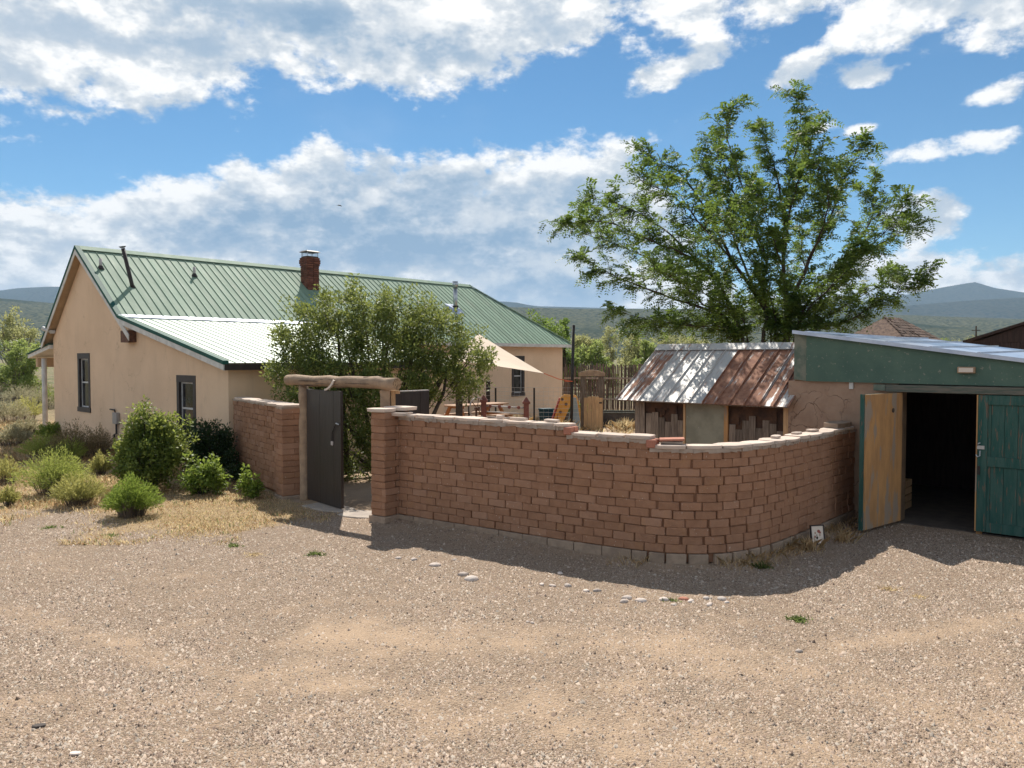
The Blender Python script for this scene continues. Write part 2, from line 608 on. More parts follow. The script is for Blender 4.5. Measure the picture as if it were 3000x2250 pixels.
roof_green('roof_green', .62, .75, .12, 1.0)
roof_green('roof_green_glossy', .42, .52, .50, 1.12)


def rusty(name, amount):
    """galvanised sheet, rusted in streaks down the slope"""
    m, N, b = new_mat(name)
    co = N.n('ShaderNodeTexCoord').outputs['Object']
    r = N.n('ShaderNodeObjectInfo').outputs['Random']
    sc = N.n('ShaderNodeVectorMath', operation='SCALE')
    sc.inputs[0].default_value = (19, 5, 9)
    N.put(sc.inputs['Scale'], r)
    p = N.vmath('ADD', N.mapping(co, (0, 0, 0), (0, 0, 0), (.45, 5.0, .45)), sc.outputs[0])
    streak = N.noise(p, 2.4, 6, .65)
    fine = N.noise(N.vmath('ADD', co, sc.outputs[0]), 9, 5, .6)
    f = N.math('ADD', N.math('MULTIPLY', streak, .75), N.math('MULTIPLY', fine, .25))
    k = N.mapr(f, .62 - amount, .74 - amount)
    rust = N.mix(N.mapr(fine, .35, .65), (.19, .078, .045), (.30, .145, .085))
    N.put(b.inputs['Base Color'], N.mix(k, N.mix(fine, (.40, .385, .365), (.52, .50, .47)), rust))
    N.put(b.inputs['Metallic'], N.mapr(k, 0, 1, .15, 0, smooth=False))
    N.put(b.inputs['Roughness'], N.mapr(k, 0, 1, .55, .9, smooth=False))
    bn = N.n('ShaderNodeBump')
    bn.inputs['Strength'].default_value = .25
    bn.inputs['Distance'].default_value = .015
    N.put(bn.inputs['Height'], fine)
    N.put(b.inputs['Normal'], bn.outputs[0])


rusty('sheet_galv', .09)
rusty('sheet_mixed', .20)
rusty('sheet_rust', .29)


def adobe():
    m, N, b = new_mat('adobe')
    co = N.n('ShaderNodeTexCoord').outputs['Object']
    r = N.n('ShaderNodeObjectInfo').outputs['Random']
    sc = N.n('ShaderNodeVectorMath', operation='SCALE')
    sc.inputs[0].default_value = (41, 23, 11)
    N.put(sc.inputs['Scale'], r)
    p = N.vmath('ADD', co, sc.outputs[0])
    f = N.noise(p, 7, 5, .6)
    c = N.mix(N.mapr(f, .3, .7), (.352, .192, .118), (.292, .157, .096))
    c = N.mix(N.mapr(r, .55, 1.0, 0, .55), c, (.345, .205, .138))
    c = N.mix(N.mapr(N.noise(p, 3.0, 2, .5), .55, .75, 0, .5), c, (.37, .20, .105))
    grit = N.mapr(N.voro(p, 60, out='Distance'), .0, .16, 1, 0)
    c = N.mix(N.math('MULTIPLY', N.mapr(N.noise(p, 42, 1, .5), .74, .78), .8), c, (.62, .52, .44))
    sc2 = N.n('ShaderNodeVectorMath', operation='SCALE')
    N.put(sc2.inputs[0], c)
    N.put(sc2.inputs['Scale'], N.mapr(r, 0, 1, .91, 1.09, smooth=False))
    N.put(b.inputs['Base Color'], sc2.outputs[0])
    b.inputs['Roughness'].default_value = .97
    b.inputs['Specular IOR Level'].default_value = .08
    bn = N.n('ShaderNodeBump')
    bn.inputs['Strength'].default_value = .95
    bn.inputs['Distance'].default_value = .016
    N.put(bn.inputs['Height'], N.math('ADD', N.noise(p, 22, 5, .65), N.math('MULTIPLY', grit, .35)))
    N.put(b.inputs['Normal'], bn.outputs[0])


adobe()


def stucco():
    m, N, b = new_mat('stucco')
    co = N.n('ShaderNodeTexCoord').outputs['Object']
    f = N.noise(co, .9, 6, .62)
    c = N.mix(N.mapr(f, .34, .66), (.725, .535, .375), (.665, .485, .335))
    patch = N.mapr(N.noise(N.mapping(co, (4, 2, 1), (0, 0, 0), (1, 1, .6)), 1.7, 5, .7), .60, .72)
    c = N.mix(N.math('MULTIPLY', patch, .35), c, (.56, .42, .30))
    streak = N.mapr(N.noise(N.mapping(co, (2, 5, 0), (0, 0, 0), (3.2, 3.2, .35)), 1.5, 4, .6), .54, .70)
    c = N.mix(N.math('MULTIPLY', streak, .22), c, (.50, .37, .265))
    w = N.vmath('ADD', co, N.vmath('MULTIPLY', N.noise(co, 2.2, 4, .65, col=True), .9))
    e = N.voro(w, .62, 'DISTANCE_TO_EDGE')
    crack = N.math('MULTIPLY', N.mapr(e, .0, .006, 1, 0), N.mapr(N.noise(co, .7, 3, .5), .50, .58))
    c = N.mix(N.math('MULTIPLY', crack, .6), c, (.26, .18, .12))
    N.put(b.inputs['Base Color'], c)
    b.inputs['Roughness'].default_value = .93
    b.inputs['Specular IOR Level'].default_value = .12
    bn = N.n('ShaderNodeBump')
    bn.inputs['Strength'].default_value = .35
    bn.inputs['Distance'].default_value = .02
    N.put(bn.inputs['Height'], N.math('SUBTRACT', N.math('ADD', N.math('MULTIPLY', N.noise(co, 24, 4, .6), .5), N.math('MULTIPLY', N.noise(co, 3.5, 3, .5), .9)), crack))
    N.put(b.inputs['Normal'], bn.outputs[0])


stucco()


def mud_plaster():
    m, N, b = new_mat('mud_plaster')
    co = N.n('ShaderNodeTexCoord').outputs['Object']
    w = N.vmath('ADD', co, N.vmath('MULTIPLY', N.noise(co, 3, 4, .6, col=True), .45))
    e = N.voro(w, 2.7, 'DISTANCE_TO_EDGE')
    crack = N.math('MULTIPLY', N.mapr(e, .0, .022, 1, 0), N.mapr(N.noise(co, 1.1, 3, .5), .40, .55))
    f = N.noise(co, 5, 5, .6)
    c = N.mix(N.mapr(f, .3, .7), (.36, .25, .18), (.31, .21, .15))
    c = N.mix(N.math('MULTIPLY', crack, .85), c, (.11, .07, .05))
    N.put(b.inputs['Base Color'], c)
    b.inputs['Roughness'].default_value = .97
    b.inputs['Specular IOR Level'].default_value = .08
    bn = N.n('ShaderNodeBump')
    bn.inputs['Strength'].default_value = .6
    bn.inputs['Distance'].default_value = .03
    N.put(bn.inputs['Height'], N.math('SUBTRACT', N.math('MULTIPLY', N.noise(co, 14, 5, .6), .5), crack))
    N.put(b.inputs['Normal'], bn.outputs[0])


mud_plaster()


def glass_dark():
    m, N, b = new_mat('glass_dark')
    co = N.n('ShaderNodeTexCoord').outputs['Object']
    c = N.mix(N.mapr(N.noise(co, 3, 3, .5), .4, .7), (.012, .012, .014), (.05, .05, .055))
    N.put(b.inputs['Base Color'], c)
    b.inputs['Roughness'].default_value = .08
    b.inputs['Specular IOR Level'].default_value = .3


glass_dark()


def ground_mat():
    m, N, b = new_mat('ground')
    co = N.n('ShaderNodeTexCoord').outputs['Object']
    at_ = N.n('ShaderNodeVertexColor', layer_name='zone')
    sp = N.n('ShaderNodeSeparateColor')
    N.put(sp.inputs[0], at_.outputs[0])
    dirt, dry, wild = sp.outputs
    # gravel: several sizes of pebble, each with a colour of its own
    v1c = N.voro(co, 55, 'F1', 'Color')
    v1d = N.voro(co, 55, 'F1', 'Distance')
    v2c = N.voro(co, 120, 'F1', 'Color')
    v2d = N.voro(co, 120, 'F1', 'Distance')
    s1 = N.n('ShaderNodeSeparateColor')
    N.put(s1.inputs[0], v1c)
    s2 = N.n('ShaderNodeSeparateColor')
    N.put(s2.inputs[0], v2c)
    peb = [(0, (0.155, 0.106, 0.073)), (.25, (0.255, 0.181, 0.126)), (.55, (0.337, 0.248, 0.178)), (.85, (0.401, 0.318, 0.233)), (1, (0.228, 0.199, 0.154))]
    g1 = N.ramp(s1.outputs[0], peb)
    g2 = N.ramp(s2.outputs[1], peb)
    big = N.noise(co, .55, 5, .6)
    mid = N.noise(co, 2.6, 5, .65)
    grav = N.mix(N.mapr(N.noise(co, 9, 3, .6), .42, .58), g1, g2)
    soil = N.mix(N.mapr(mid, .3, .7), (0.342, 0.243, 0.170), (0.275, 0.194, 0.137))
    grav = N.mix(N.mapr(mid, .35, .75, .05, .45), grav, soil)
    fine = N.noise(co, 42, 4, .7)
    soil2 = N.mix(N.mapr(fine, .35, .68), (0.424, 0.308, 0.208), (0.336, 0.241, 0.165))
    dm = N.mapr(N.math('ADD', dirt, N.math('MULTIPLY_ADD', mid, 1.3, -.65)), .10, .95)
    c = N.mix(dm, grav, soil2)
    drymix = N.mapr(N.math('ADD', dry, N.math('MULTIPLY_ADD', mid, .8, -.4)), .30, .70)
    drycol = N.mix(N.mapr(N.noise(co, 6, 5, .7), .35, .65), (0.439, 0.320, 0.183), (0.329, 0.234, 0.140))
    c = N.mix(drymix, c, drycol)
    wv = N.mapr(N.noise(co, .12, 6, .65), .40, .60)
    wildcol = N.mix(wv, (.25, .19, .115), (.125, .13, .055))
    wildcol = N.mix(N.mapr(N.noise(co, .7, 4, .6), .50, .62), wildcol, (.09, .105, .045))
    c = N.mix(wild, c, wildcol)
    N.put(b.inputs['Base Color'], c)
    b.inputs['Roughness'].default_value = .95
    b.inputs['Specular IOR Level'].default_value = .15
    bn = N.n('ShaderNodeBump')
    bn.inputs['Strength'].default_value = .9
    bn.inputs['Distance'].default_value = .02
    h = N.math('ADD', N.math('MULTIPLY', v1d, -1.0), N.math('MULTIPLY', v2d, -.5))
    h = N.math('MULTIPLY', h, N.mapr(dm, 0, 1, 1, .25, smooth=False))
    N.put(bn.inputs['Height'], N.math('ADD', h, N.math('MULTIPLY', fine, .5)))
    N.put(b.inputs['Normal'], bn.outputs[0])


ground_mat()


def hill_mat(name, a, b_, c3, scale):
    m, N, b = new_mat(name)
    co = N.n('ShaderNodeTexCoord').outputs['Object']
    bigp = N.noise(co, .0016, 5, .6)
    dots = N.voro(co, scale, 'F1')
    t = N.mix(N.mapr(dots, .25, .55), a, b_)
    t = N.mix(N.mapr(bigp, .52, .66), t, c3)
    N.put(b.inputs['Base Color'], t)
    b.inputs['Roughness'].default_value = 1
    b.inputs['Specular IOR Level'].default_value = 0
    bn = N.n('ShaderNodeBump')
    bn.inputs['Strength'].default_value = 1
    bn.inputs['Distance'].default_value = 6
    N.put(bn.inputs['Height'], N.math('MULTIPLY', dots, -1))
    N.put(b.inputs['Normal'], bn.outputs[0])


hill_mat('hill_near', (.008, .020, .013), (.095, .098, .058), (.030, .042, .024), .085)
hill_mat('hill_far', (.016, .028, .024), (.045, .052, .04), (.03, .042, .032), .04)
hm, HN, hb = new_mat('haze')
hm.node_tree.nodes.remove(hb)
pv = HN.n('ShaderNodeVolumePrincipled')
pv.inputs['Color'].default_value = (.52, .74, 1.0, 1)
pv.inputs['Density'].default_value = 0.000080
pv.inputs['Anisotropy'].default_value = 0.0
hm.node_tree.links.new(pv.outputs[0], hm.node_tree.nodes['Material Output'].inputs['Volume'])

# ================================================================== layout frames
UX, UY = -0.74075, 0.67178          # along the gable, away from the camera to the left
VX, VY = 0.67178, 0.74075           # along the ridge, away from the camera to the right
RZ = math.atan2(VY, VX)             # local x = V, local y = U
HOUSE = Vector((-6.06, 16.4, 0))
SHED = Vector((5.85, 11.60, 0))


def cat_rom(P, n=24):
    P = [Vector(p) for p in P]
    Q = [P[0] * 2 - P[1]] + P + [P[-1] * 2 - P[-2]]
    out = []
    for i in range(1, len(Q) - 2):
        a, b, c, d = Q[i - 1:i + 3]
        for k in range(n):
            t = k / n
            out.append(.5 * ((2 * b) + (c - a) * t + (2 * a - 5 * b + 4 * c - d) * t * t + (3 * b - a - 3 * c + d) * t ** 3))
    out.append(P[-1])
    return out


class Path:
    def __init__(s, pts):
        s.p = [Vector((q[0], q[1])) for q in pts]
        s.s = [0.0]
        for i in range(1, len(s.p)):
            s.s.append(s.s[-1] + (s.p[i] - s.p[i - 1]).length)
        s.L = s.s[-1]

    def at(s, d):
        d = max(0.0, min(s.L - 1e-6, d))
        i = int(np.searchsorted(s.s, d, 'right')) - 1
        i = min(i, len(s.p) - 2)
        t = (d - s.s[i]) / max(1e-9, s.s[i + 1] - s.s[i])
        p = s.p[i].lerp(s.p[i + 1], t)
        e = .06
        a = max(0, d - e)
        b = min(s.L - 1e-6, d + e)
        ia = min(int(np.searchsorted(s.s, a, 'right')) - 1, len(s.p) - 2)
        ib = min(int(np.searchsorted(s.s, b, 'right')) - 1, len(s.p) - 2)
        pa = s.p[ia].lerp(s.p[ia + 1], (a - s.s[ia]) / max(1e-9, s.s[ia + 1] - s.s[ia]))
        pb = s.p[ib].lerp(s.p[ib + 1], (b - s.s[ib]) / max(1e-9, s.s[ib + 1] - s.s[ib]))
        return p, (pb - pa).normalized()


WALL_PTS = [(-1.78, 11.68), (-.42, 10.72), (.76, 9.90), (1.72, 9.35), (2.19, 9.25), (2.62, 9.31), (3.13, 9.60), (3.82, 10.26), (4.74, 11.28), (5.36, 11.97)]
WALL = Path(cat_rom([Vector((*p, 0)) for p in WALL_PTS]))
WING = Path([(-6.02, 16.27), (-4.06, 13.50)])

# ================================================================== ground


def inside_yard(x, y):
    """inside the wall, the house or the shed: no driveway gravel there"""
    poly = [(-4.0, 13.5), (-2.1, 11.7)] + [tuple(p) for p in WALL.p[::6]] + [(5.36, 11.97), (7.9, 9.7), (16, 20), (16, 60), (-14, 60), (-14.2, 23.8), (-6.1, 16.3)]
    ins = np.zeros(np.shape(x), bool)
    n = len(poly)
    for i in range(n):
        x1, y1 = poly[i]
        x2, y2 = poly[(i + 1) % n]
        c_ = ((y1 > y) != (y2 > y)) & (x < (x2 - x1) * (y - y1) / (y2 - y1 + 1e-12) + x1)
        ins ^= c_
    return ins


def seg_dist(x, y, pts):
    d = np.full(np.shape(x), 1e9)
    for (ax, ay), (bx, by) in zip(pts[:-1], pts[1:]):
        dx, dy = bx - ax, by - ay
        t = np.clip(((x - ax) * dx + (y - ay) * dy) / (dx * dx + dy * dy), 0, 1)
        d = np.minimum(d, np.hypot(x - ax - t * dx, y - ay - t * dy))
    return d


def wob(x, y):
    return (np.sin(1.7 * x + .6 * y) * np.sin(.9 * y - .7 * x + 1.3) + .6 * np.sin(3.9 * x - 2.1 * y + .5) * np.sin(3.1 * y + 2.2) + .35 * np.sin(8.3 * x + 1.1) * np.sin(7.1 * y - 2 * x))


def zone_dirt(x, y):
    d1 = seg_dist(x, y, [(-1.6, 6.9), (-.6, 6.75), (.8, 6.75), (1.6, 6.5), (2.5, 5.95), (3.4, 4.9), (4.2, 3.6)])
    d2 = seg_dist(x, y, [(-.4, 5.4), (.8, 5.2), (2.2, 4.4), (3, 3.6)])
    d3 = seg_dist(x, y, [(-4.2, 5.0), (-2.9, 5.2), (-2.1, 5.6), (-1.5, 6.4)])
    d4 = seg_dist(x, y, [(-6.5, 9.6), (-3.6, 8.6), (-1.2, 7.6)])
    d5 = seg_dist(x, y, [(-5.07, 7.6), (-2.75, 6.2), (-1.27, 5.74), (0, 5.26), (1.2, 4.5)])
    d6 = seg_dist(x, y, [(-3.75, 5.62), (-2.6, 5.3), (-1.67, 4.69)])
    d7 = seg_dist(x, y, [(-.9, 4.6), (.1, 5.5), (1.3, 6.0), (2.9, 6.6), (5.2, 7.4)])
    rut = .42 * np.exp(-((d1 - .95) / .16) ** 2) + .34 * np.exp(-((d1 - 1.5) / .18) ** 2)
    v = np.maximum(np.maximum(np.maximum(rut, .68 * np.exp(-(d1 / .60) ** 2)), .50 * np.exp(-(d2 / .5) ** 2)), np.maximum(.50 * np.exp(-(d3 / .55) ** 2), .22 * np.exp(-(d4 / .6) ** 2)))
    v = np.maximum(v, np.maximum(.62 * np.exp(-(d5 / .20) ** 2), np.maximum(.55 * np.exp(-(d6 / .2) ** 2), .62 * np.exp(-(d7 / .24) ** 2))))
    wallband = .55 * np.exp(-(seg_dist(x, y, [tuple(p) for p in WALL.p[::8]]) / .55) ** 2)
    return np.clip(np.maximum(v + .12 * wob(x, y), wallband), 0, 1)


def zone_dry(x, y):
    # straw ground left of the gate; boundary runs from the left edge to the gate pillar
    bx = np.array([-30, -12, -8.6, -6.5, -5.6, -4.6, -3.7, -3.2, 40])
    by = np.array([12.0, 12.2, 12.2, 11.9, 10.6, 10.4, 11.3, 12.6, 60])
    b = np.interp(x, bx, by)
    return np.clip((y - b + .55 * wob(x, y) + .3 * wob(x * 2.7 + 1, y * 2.3)) / 1.9 + .45, 0, 1)


def ground_z(X, Y):
    amp = np.clip((np.hypot(X, Y - 8) - 1) / 12, 0.25, 1.0)
    Z = .014 * wob(X * .9, Y * .9) * amp
    near_b = (X > -16) & (X < 16) & (Y > 9) & (Y < 45)
    Z = np.where(near_b, Z * .45, Z)
    # earth drifted against the straight part of the wall
    dw = seg_dist(X, Y, [tuple(p) for p in WALL.p[::8]])
    return Z + .065 * np.exp(-(dw / .38) ** 2) * np.clip((1.1 - X) / 1.2, 0, 1) * (X > -2.4)


def make_ground():
    def axis(n, lim, k):
        t = np.linspace(-1, 1, n)
        return np.sinh(t * k) / np.sinh(k) * lim
    xs = axis(301, 9000, 8.6)
    ys = axis(301, 9000, 8.6) + 8.0
    X, Y = np.meshgrid(xs, ys)
    ins = inside_yard(X, Y)
    Z = ground_z(X, Y)
    far = np.hypot(X, Y)
    Z = Z + np.where(far > 200, (far - 200) * .0005, 0)
    n, m = X.shape
    V = np.stack([X.ravel(), Y.ravel(), Z.ravel()], 1)
    i = np.arange((n - 1) * m).reshape(n - 1, m)[:, :-1].ravel()
    F = np.stack([i, i + 1, i + m + 1, i + m], 1)
    me = np_mesh('ground', V, F, True)
    dirt = np.where(ins, .75, zone_dirt(X, Y))
    dry = np.where(ins, .15, zone_dry(X, Y))
    wild = np.clip((np.hypot(X, Y - 8) - 26) / 14, 0, 1)
    col = np.stack([dirt.ravel(), dry.ravel(), wild.ravel(), np.ones(n * m)], 1).astype(np.float32)
    a = me.color_attributes.new('zone', 'FLOAT_COLOR', 'POINT')
    a.data.foreach_set('color', col.ravel())
    o = link_mesh('ground', me, MATS['ground'])
    tag(o, kind='structure')


make_ground()


def ridge(name, prof, Y0, depth, matn, seed, foot=1.0):
    """hill range: crest follows prof [(px, py)] at distance Y0, with flanks that fall towards and away from us"""
    pxs = np.linspace(prof[0][0], prof[-1][0], 170)
    pys = np.interp(pxs, [p[0] for p in prof], [p[1] for p in prof])
    rg = np.random.default_rng(seed)
    nr = 26
    V = []
    ph = rg.uniform(0, 6.28, 12)
    for j in range(nr):
        t = j / (nr - 1) * 2 - 1            # -1 near foot .. 0 crest .. 1 back foot
        for i, (px, py) in enumerate(zip(pxs, pys)):
            yy = Y0 + t * depth
            x = (px - 1500) / 2250 * Y0 * (1 + .25 * t * depth / Y0)
            h = (1050 - py) / 2250 * Y0 + CAM_H
            fall = (1 - abs(t)) ** 0.8
            gul = sum(math.sin(i * .09 * (k + 1) + t * 2.2 * (k % 3) + ph[k]) / (k + 1) for k in range(7))
            spur = sum(math.sin(i * .05 * (k + 1) + ph[k + 4]) / (k + 1) for k in range(6))
            tt = min(1, abs(t) * 2.2)
            z = h * max(0, fall + .075 * gul * tt * (1 - abs(t)) + .10 * spur * tt * (1 - abs(t)))
            V.append((x, yy, z - 3 * abs(t)))
    m = len(pxs)
    i = np.arange((nr - 1) * m).reshape(nr - 1, m)[:, :-1].ravel()
    F = np.stack([i, i + 1, i + m + 1, i + m], 1)
    o = link_mesh(name, np_mesh(name, V, F, True), MATS[matn])
    tag(o, kind='structure')


ridge('hill', [(-900, 850), (-300, 862), (0, 872), (163, 886), (500, 905), (900, 910), (1200, 905), (1505, 897), (1700, 901), (1885, 903), (2100, 906), (2400, 912), (2700, 925), (3000, 935), (3800, 930)], 2600, 1300, 'hill_near', 3)
ridge('hill', [(1900, 960), (2200, 930), (2450, 905), (2674, 890), (2760, 884), (2843, 876), (3000, 870), (3400, 850), (4200, 900)], 4200, 1300, 'hill_far', 9)
ridge('mountain', [(-900, 870), (-300, 855), (0, 852), (68, 843), (176, 838), (320, 850), (600, 880), (900, 895), (1300, 890), (1400, 883), (1450, 877), (1505, 879), (1563, 892), (1800, 900), (2200, 900), (2500, 880), (2640, 862), (2750, 838), (2800, 829), (2843, 823), (2897, 841), (3000, 857), (3300, 868), (4200, 890)], 6200, 1500, 'hill_far', 5)

hz = MB().box(-9500, 9500, -9300, 9600, -30, 720).build('haze', MATS['haze'])
tag(hz, kind='stuff')

# ================================================================== farmhouse (local x = along the ridge, y = along the gable)
house = empty('farmhouse', HOUSE, RZ, 'long tan stucco farmhouse with green ribbed metal roof and lean-to', 'house')
RU, RH = 8.27, 5.62          # ridge
EL, EH = 11.35, 2.97         # back eave
KU, KH = 5.33, 3.56          # where the lean-to roof starts
FU, FH = 4.60, 3.09          # front eave of the right half
HV, EV = 15.45, 17.90        # ridge end, far eave
V0 = -0.20
LU, LH = -0.20, 2.40         # lean-to eave
LV = 6.25                    # lean-to far end


def slope_z(u):
    return RH - (RU - u) * (RH - FH) / (RU - FU)


# gable wall with lean-to profile, two window openings
W1 = (7.95, 8.87, 1.02, 2.60)
W2 = (1.52, 2.44, 0.62, 2.06)
out = [(0, -.15), (10.95, -.15), (10.95, 3.12), (RU, RH - .14), (5.30, 3.50), (0, 2.30)]
holes = [[(a, c), (b, c), (b, d), (a, d)] for a, b, c, d in (W1, W2)]
link_mesh('wall', holed_wall(out, holes, 0.0, 0.35, 'y'), MATS['stucco'], house)
# front wall of the lean-to, then the front wall of the right half with one window
link_mesh('wall', holed_wall([(.35, -.15), (LV, -.15), (LV, 2.30), (.35, 2.30)], [], 0.0, 0.35), MATS['stucco'], house)
W3 = (14.45, 15.17, 1.05, 2.55)
link_mesh('wall', holed_wall([(LV, -.15), (17.65, -.15), (17.65, 3.05), (LV, 3.05)], [[(W3[0], W3[2]), (W3[1], W3[2]), (W3[1], W3[3]), (W3[0], W3[3])]], 4.92, 5.27), MATS['stucco'], house)
MB().box(17.30, 17.64, 5.27, 10.6, -.15, 3.05).build('wall', MATS['stucco'], house)
MB().box(.35, 17.3, 10.6, 10.95, -.15, 3.1).build('wall', MATS['stucco'], house)
MB().box(5.9, LV - .002, .35, 4.92, -.15, 2.3).build('wall', MATS['stucco'], house)


def window(parent, plane, a0, a1, z0, z1, face, split=True):
    """plane 'x': the wall faces -x (gable); 'y': the wall faces -y. face = coordinate of the wall face"""
    def B(p, q, r, s, d0, d1, mb):
        if plane == 'x':
            mb.box(face + d0, face + d1, p, q, r, s)
        else:
            mb.box(p, q, face + d0, face + d1, r, s)
    t = .11
    f = MB()
    B(a0 - .02, a0 + t, z0, z1, -.012, .16, f)
    B(a1 - t, a1 + .02, z0, z1, -.012, .16, f)
    B(a0 - .02, a1 + .02, z1 - t, z1 + .05, -.015, .158, f)
    B(a0 - .04, a1 + .04, z0 - .06, z0 + t * .7, -.03, .157, f)
    w = f.build('window', MATS['dark_trim'], parent)
    s = MB()
    k = .035
    zm = (z0 + z1) / 2
    B(a0 + t, a0 + t + k, z0 + t * .7, z1 - t, .05, .09, s)
    B(a1 - t - k, a1 - t, z0 + t * .7, z1 - t, .05, .09, s)
    B(a0 + t + k, a1 - t - k, z1 - t - k, z1 - t, .052, .088, s)
    B(a0 + t + k, a1 - t - k, z0 + t * .7, z0 + t * .7 + k, .052, .088, s)
    if split:
        B(a0 + t + k, a1 - t - k, zm - k * .6, zm + k * .6, .048, .092, s)
    s.build('sash', MATS['white_sash'], w)
    for p, q in (((z0 + t * .7 + k, zm - k * .6), (zm + k * .6, z1 - t - k)) if split else ((z0 + t * .7 + k, z1 - t - k),)):
        g = MB()
        B(a0 + t + k, a1 - t - k, p, q, .066, .074, g)
        g.build('pane', MATS['glass_dark'], w)
    bk = MB()
    B(a0 - .01, a1 + .01, z0, z1, .20, .21, bk)
    bk.build('window_back', MATS['frame_dark'], w)  # dark sheet closing the opening behind the panes
    return w


window(house, 'x', *W1, 0.0)
window(house, 'x', *W2, 0.0)
window(house, 'y', *W3, 4.92)

# roof deck (slab under the panels) and panels with a raised rib each
deck = MB()
TH = .09
deck.hexa([(V0, FU + .7, slope_z(FU + .7) - TH), (HV, FU + .7, slope_z(FU + .7) - TH), (HV, RU, RH - TH), (V0, RU, RH - TH)],
          [(V0, FU + .7, slope_z(FU + .7)), (HV, FU + .7, slope_z(FU + .7)), (HV, RU, RH), (V0, RU, RH)])
roof = deck.build('roof', MATS['soffit'], house)
d2 = MB()
d2.hexa([(LV - .1, FU, FH - TH), (EV, FU, FH - TH), (HV + .02, RU - .03, RH - TH - .03), (LV - .1, FU + .69, slope_z(FU + .69) - TH)],
        [(LV - .1, FU, FH - .003), (EV, FU, FH - .003), (HV + .02, RU - .03, RH - .03), (LV - .1, FU + .69, slope_z(FU + .69) - .003)])
d2.build('eave_deck', MATS['white_board'], house)
d3 = MB()
d3.hexa([(V0, RU, RH - TH), (HV, RU, RH - TH), (EV, EL, EH - TH), (V0, EL, EH - TH)], [(V0, RU, RH), (HV, RU, RH), (EV, EL, EH), (V0, EL, EH)])
d3.build('back_slope', MATS['soffit'], house)
d4 = MB()
d4.hexa([(HV, RU, RH - TH), (EV, FU, FH - TH), (EV, EL, EH - TH)], [(HV, RU, RH), (EV, FU, FH), (EV, EL, EH)])
d4.build('hip_end', MATS['roof_green'], house)


def panel(parent, mat, lo0, lo1, hi0, hi1, nrm, rib=.021, name='roof_panel', th=.012):
    """strip of sheet metal with a raised rib along its first edge; corners: low/high at edges 0 and 1"""
    lo0, lo1, hi0, hi1, nrm = [Vector(p) for p in (lo0, lo1, hi0, hi1, nrm)]
    m = MB()
    nn = nrm.normalized()
    b = nn * .004
    t = nn * th
    m.hexa([lo0 + b, lo1 + b, hi1 + b, hi0 + b], [lo0 + t, lo1 + t, hi1 + t, hi0 + t])
    ac = (lo1 - lo0).normalized()
    w0, w1 = .019, .008
    top = nn * (th + rib)
    tt = nn * (th - .002)
    m.hexa([lo0 + tt, lo0 + ac * w0 + tt, hi0 + ac * w0 + tt, hi0 + tt],
           [lo0 + ac * (w0 - w1) / 2 + top, lo0 + ac * (w0 + w1) / 2 + top, hi0 + ac * (w0 + w1) / 2 + top, hi0 + ac * (w0 - w1) / 2 + top])
    return m.build(name, mat, parent)


PWID = .232
nrm_main = Vector((0, -(RH - FH), RU - FU))
v = V0
while v < EV - .08:
    v1 = min(v + PWID, EV - .02)
    if v < LV - .1 and v1 > LV - .1:
        pass

    def top(vv):
        return RU if vv <= HV else RU - (vv - HV) / (EV - HV) * (RU - FU)
    u0 = KU - .03 if v1 <= LV else FU - .04
    ta, tb = top(v), top(v1)
    if tb > u0 + .02:
        panel(roof, MATS['roof_green'], (v, u0, slope_z(u0)), (v1, u0, slope_z(u0)), (v, ta, slope_z(ta)), (v1, tb, slope_z(tb)), nrm_main)
    v = v1
# lean-to roof
dl = MB()
dl.hexa([(V0, LU, LH - .07), (LV + .1, LU, LH - .07), (LV + .1, KU, KH - .07), (V0, KU, KH - .07)], [(V0, LU, LH), (LV + .1, LU, LH), (LV + .1, KU, KH), (V0, KU, KH)])
lean = dl.build('lean_to_roof', MATS['soffit'], house)
nrm_l = Vector((0, -(KH - LH), KU - LU))
v = V0
while v < LV + .05:
    v1 = min(v + PWID, LV + .1)
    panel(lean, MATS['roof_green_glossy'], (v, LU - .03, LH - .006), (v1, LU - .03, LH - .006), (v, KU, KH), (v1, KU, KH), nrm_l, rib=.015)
    v = v1
fl = MB()
fl.hexa([(V0, KU - .17, KH - .02), (LV + .1, KU - .17, KH - .02), (LV + .1, KU + .05, KH + .055), (V0, KU + .05, KH + .055)],
        [(V0, KU - .17, KH + .012), (LV + .1, KU - .17, KH + .012), (LV + .1, KU + .05, KH + .085), (V0, KU + .05, KH + .085)])
fl.build('flashing', MATS['shed_roof_metal'], house)
# ridge and hip caps
rc = MB()
rc.hexa([(V0 - .02, RU - .16, slope_z(RU - .16) + .052), (HV, RU - .16, slope_z(RU - .16) + .052), (HV, RU, RH + .055), (V0 - .02, RU, RH + .055)],
        [(V0 - .02, RU - .16, slope_z(RU - .16) + .066), (HV, RU - .16, slope_z(RU - .16) + .066), (HV, RU, RH + .075), (V0 - .02, RU, RH + .075)])
rc.build('ridge_cap', MATS['roof_green'], house)
hc = MB()
hc.bar((HV - .05, RU, RH + .05), (EV, FU - .02, FH + .04), .15, .03)
hc.build('hip_cap', MATS['roof_green'], house)
# rake boards (white) and green edge metal on the gable
V1 = V0 - .025


def rake(p, q, dz0, dz1, x0, x1, mat, name):
    m = MB()
    (u0, z0), (u1, z1) = p, q
    m.hexa([(x0, u0, z0 + dz0), (x1, u0, z0 + dz0), (x1, u1, z1 + dz0), (x0, u1, z1 + dz0)], [(x0, u0, z0 + dz1), (x1, u0, z0 + dz1), (x1, u1, z1 + dz1), (x0, u1, z1 + dz1)])
    m.build(name, MATS[mat], house)


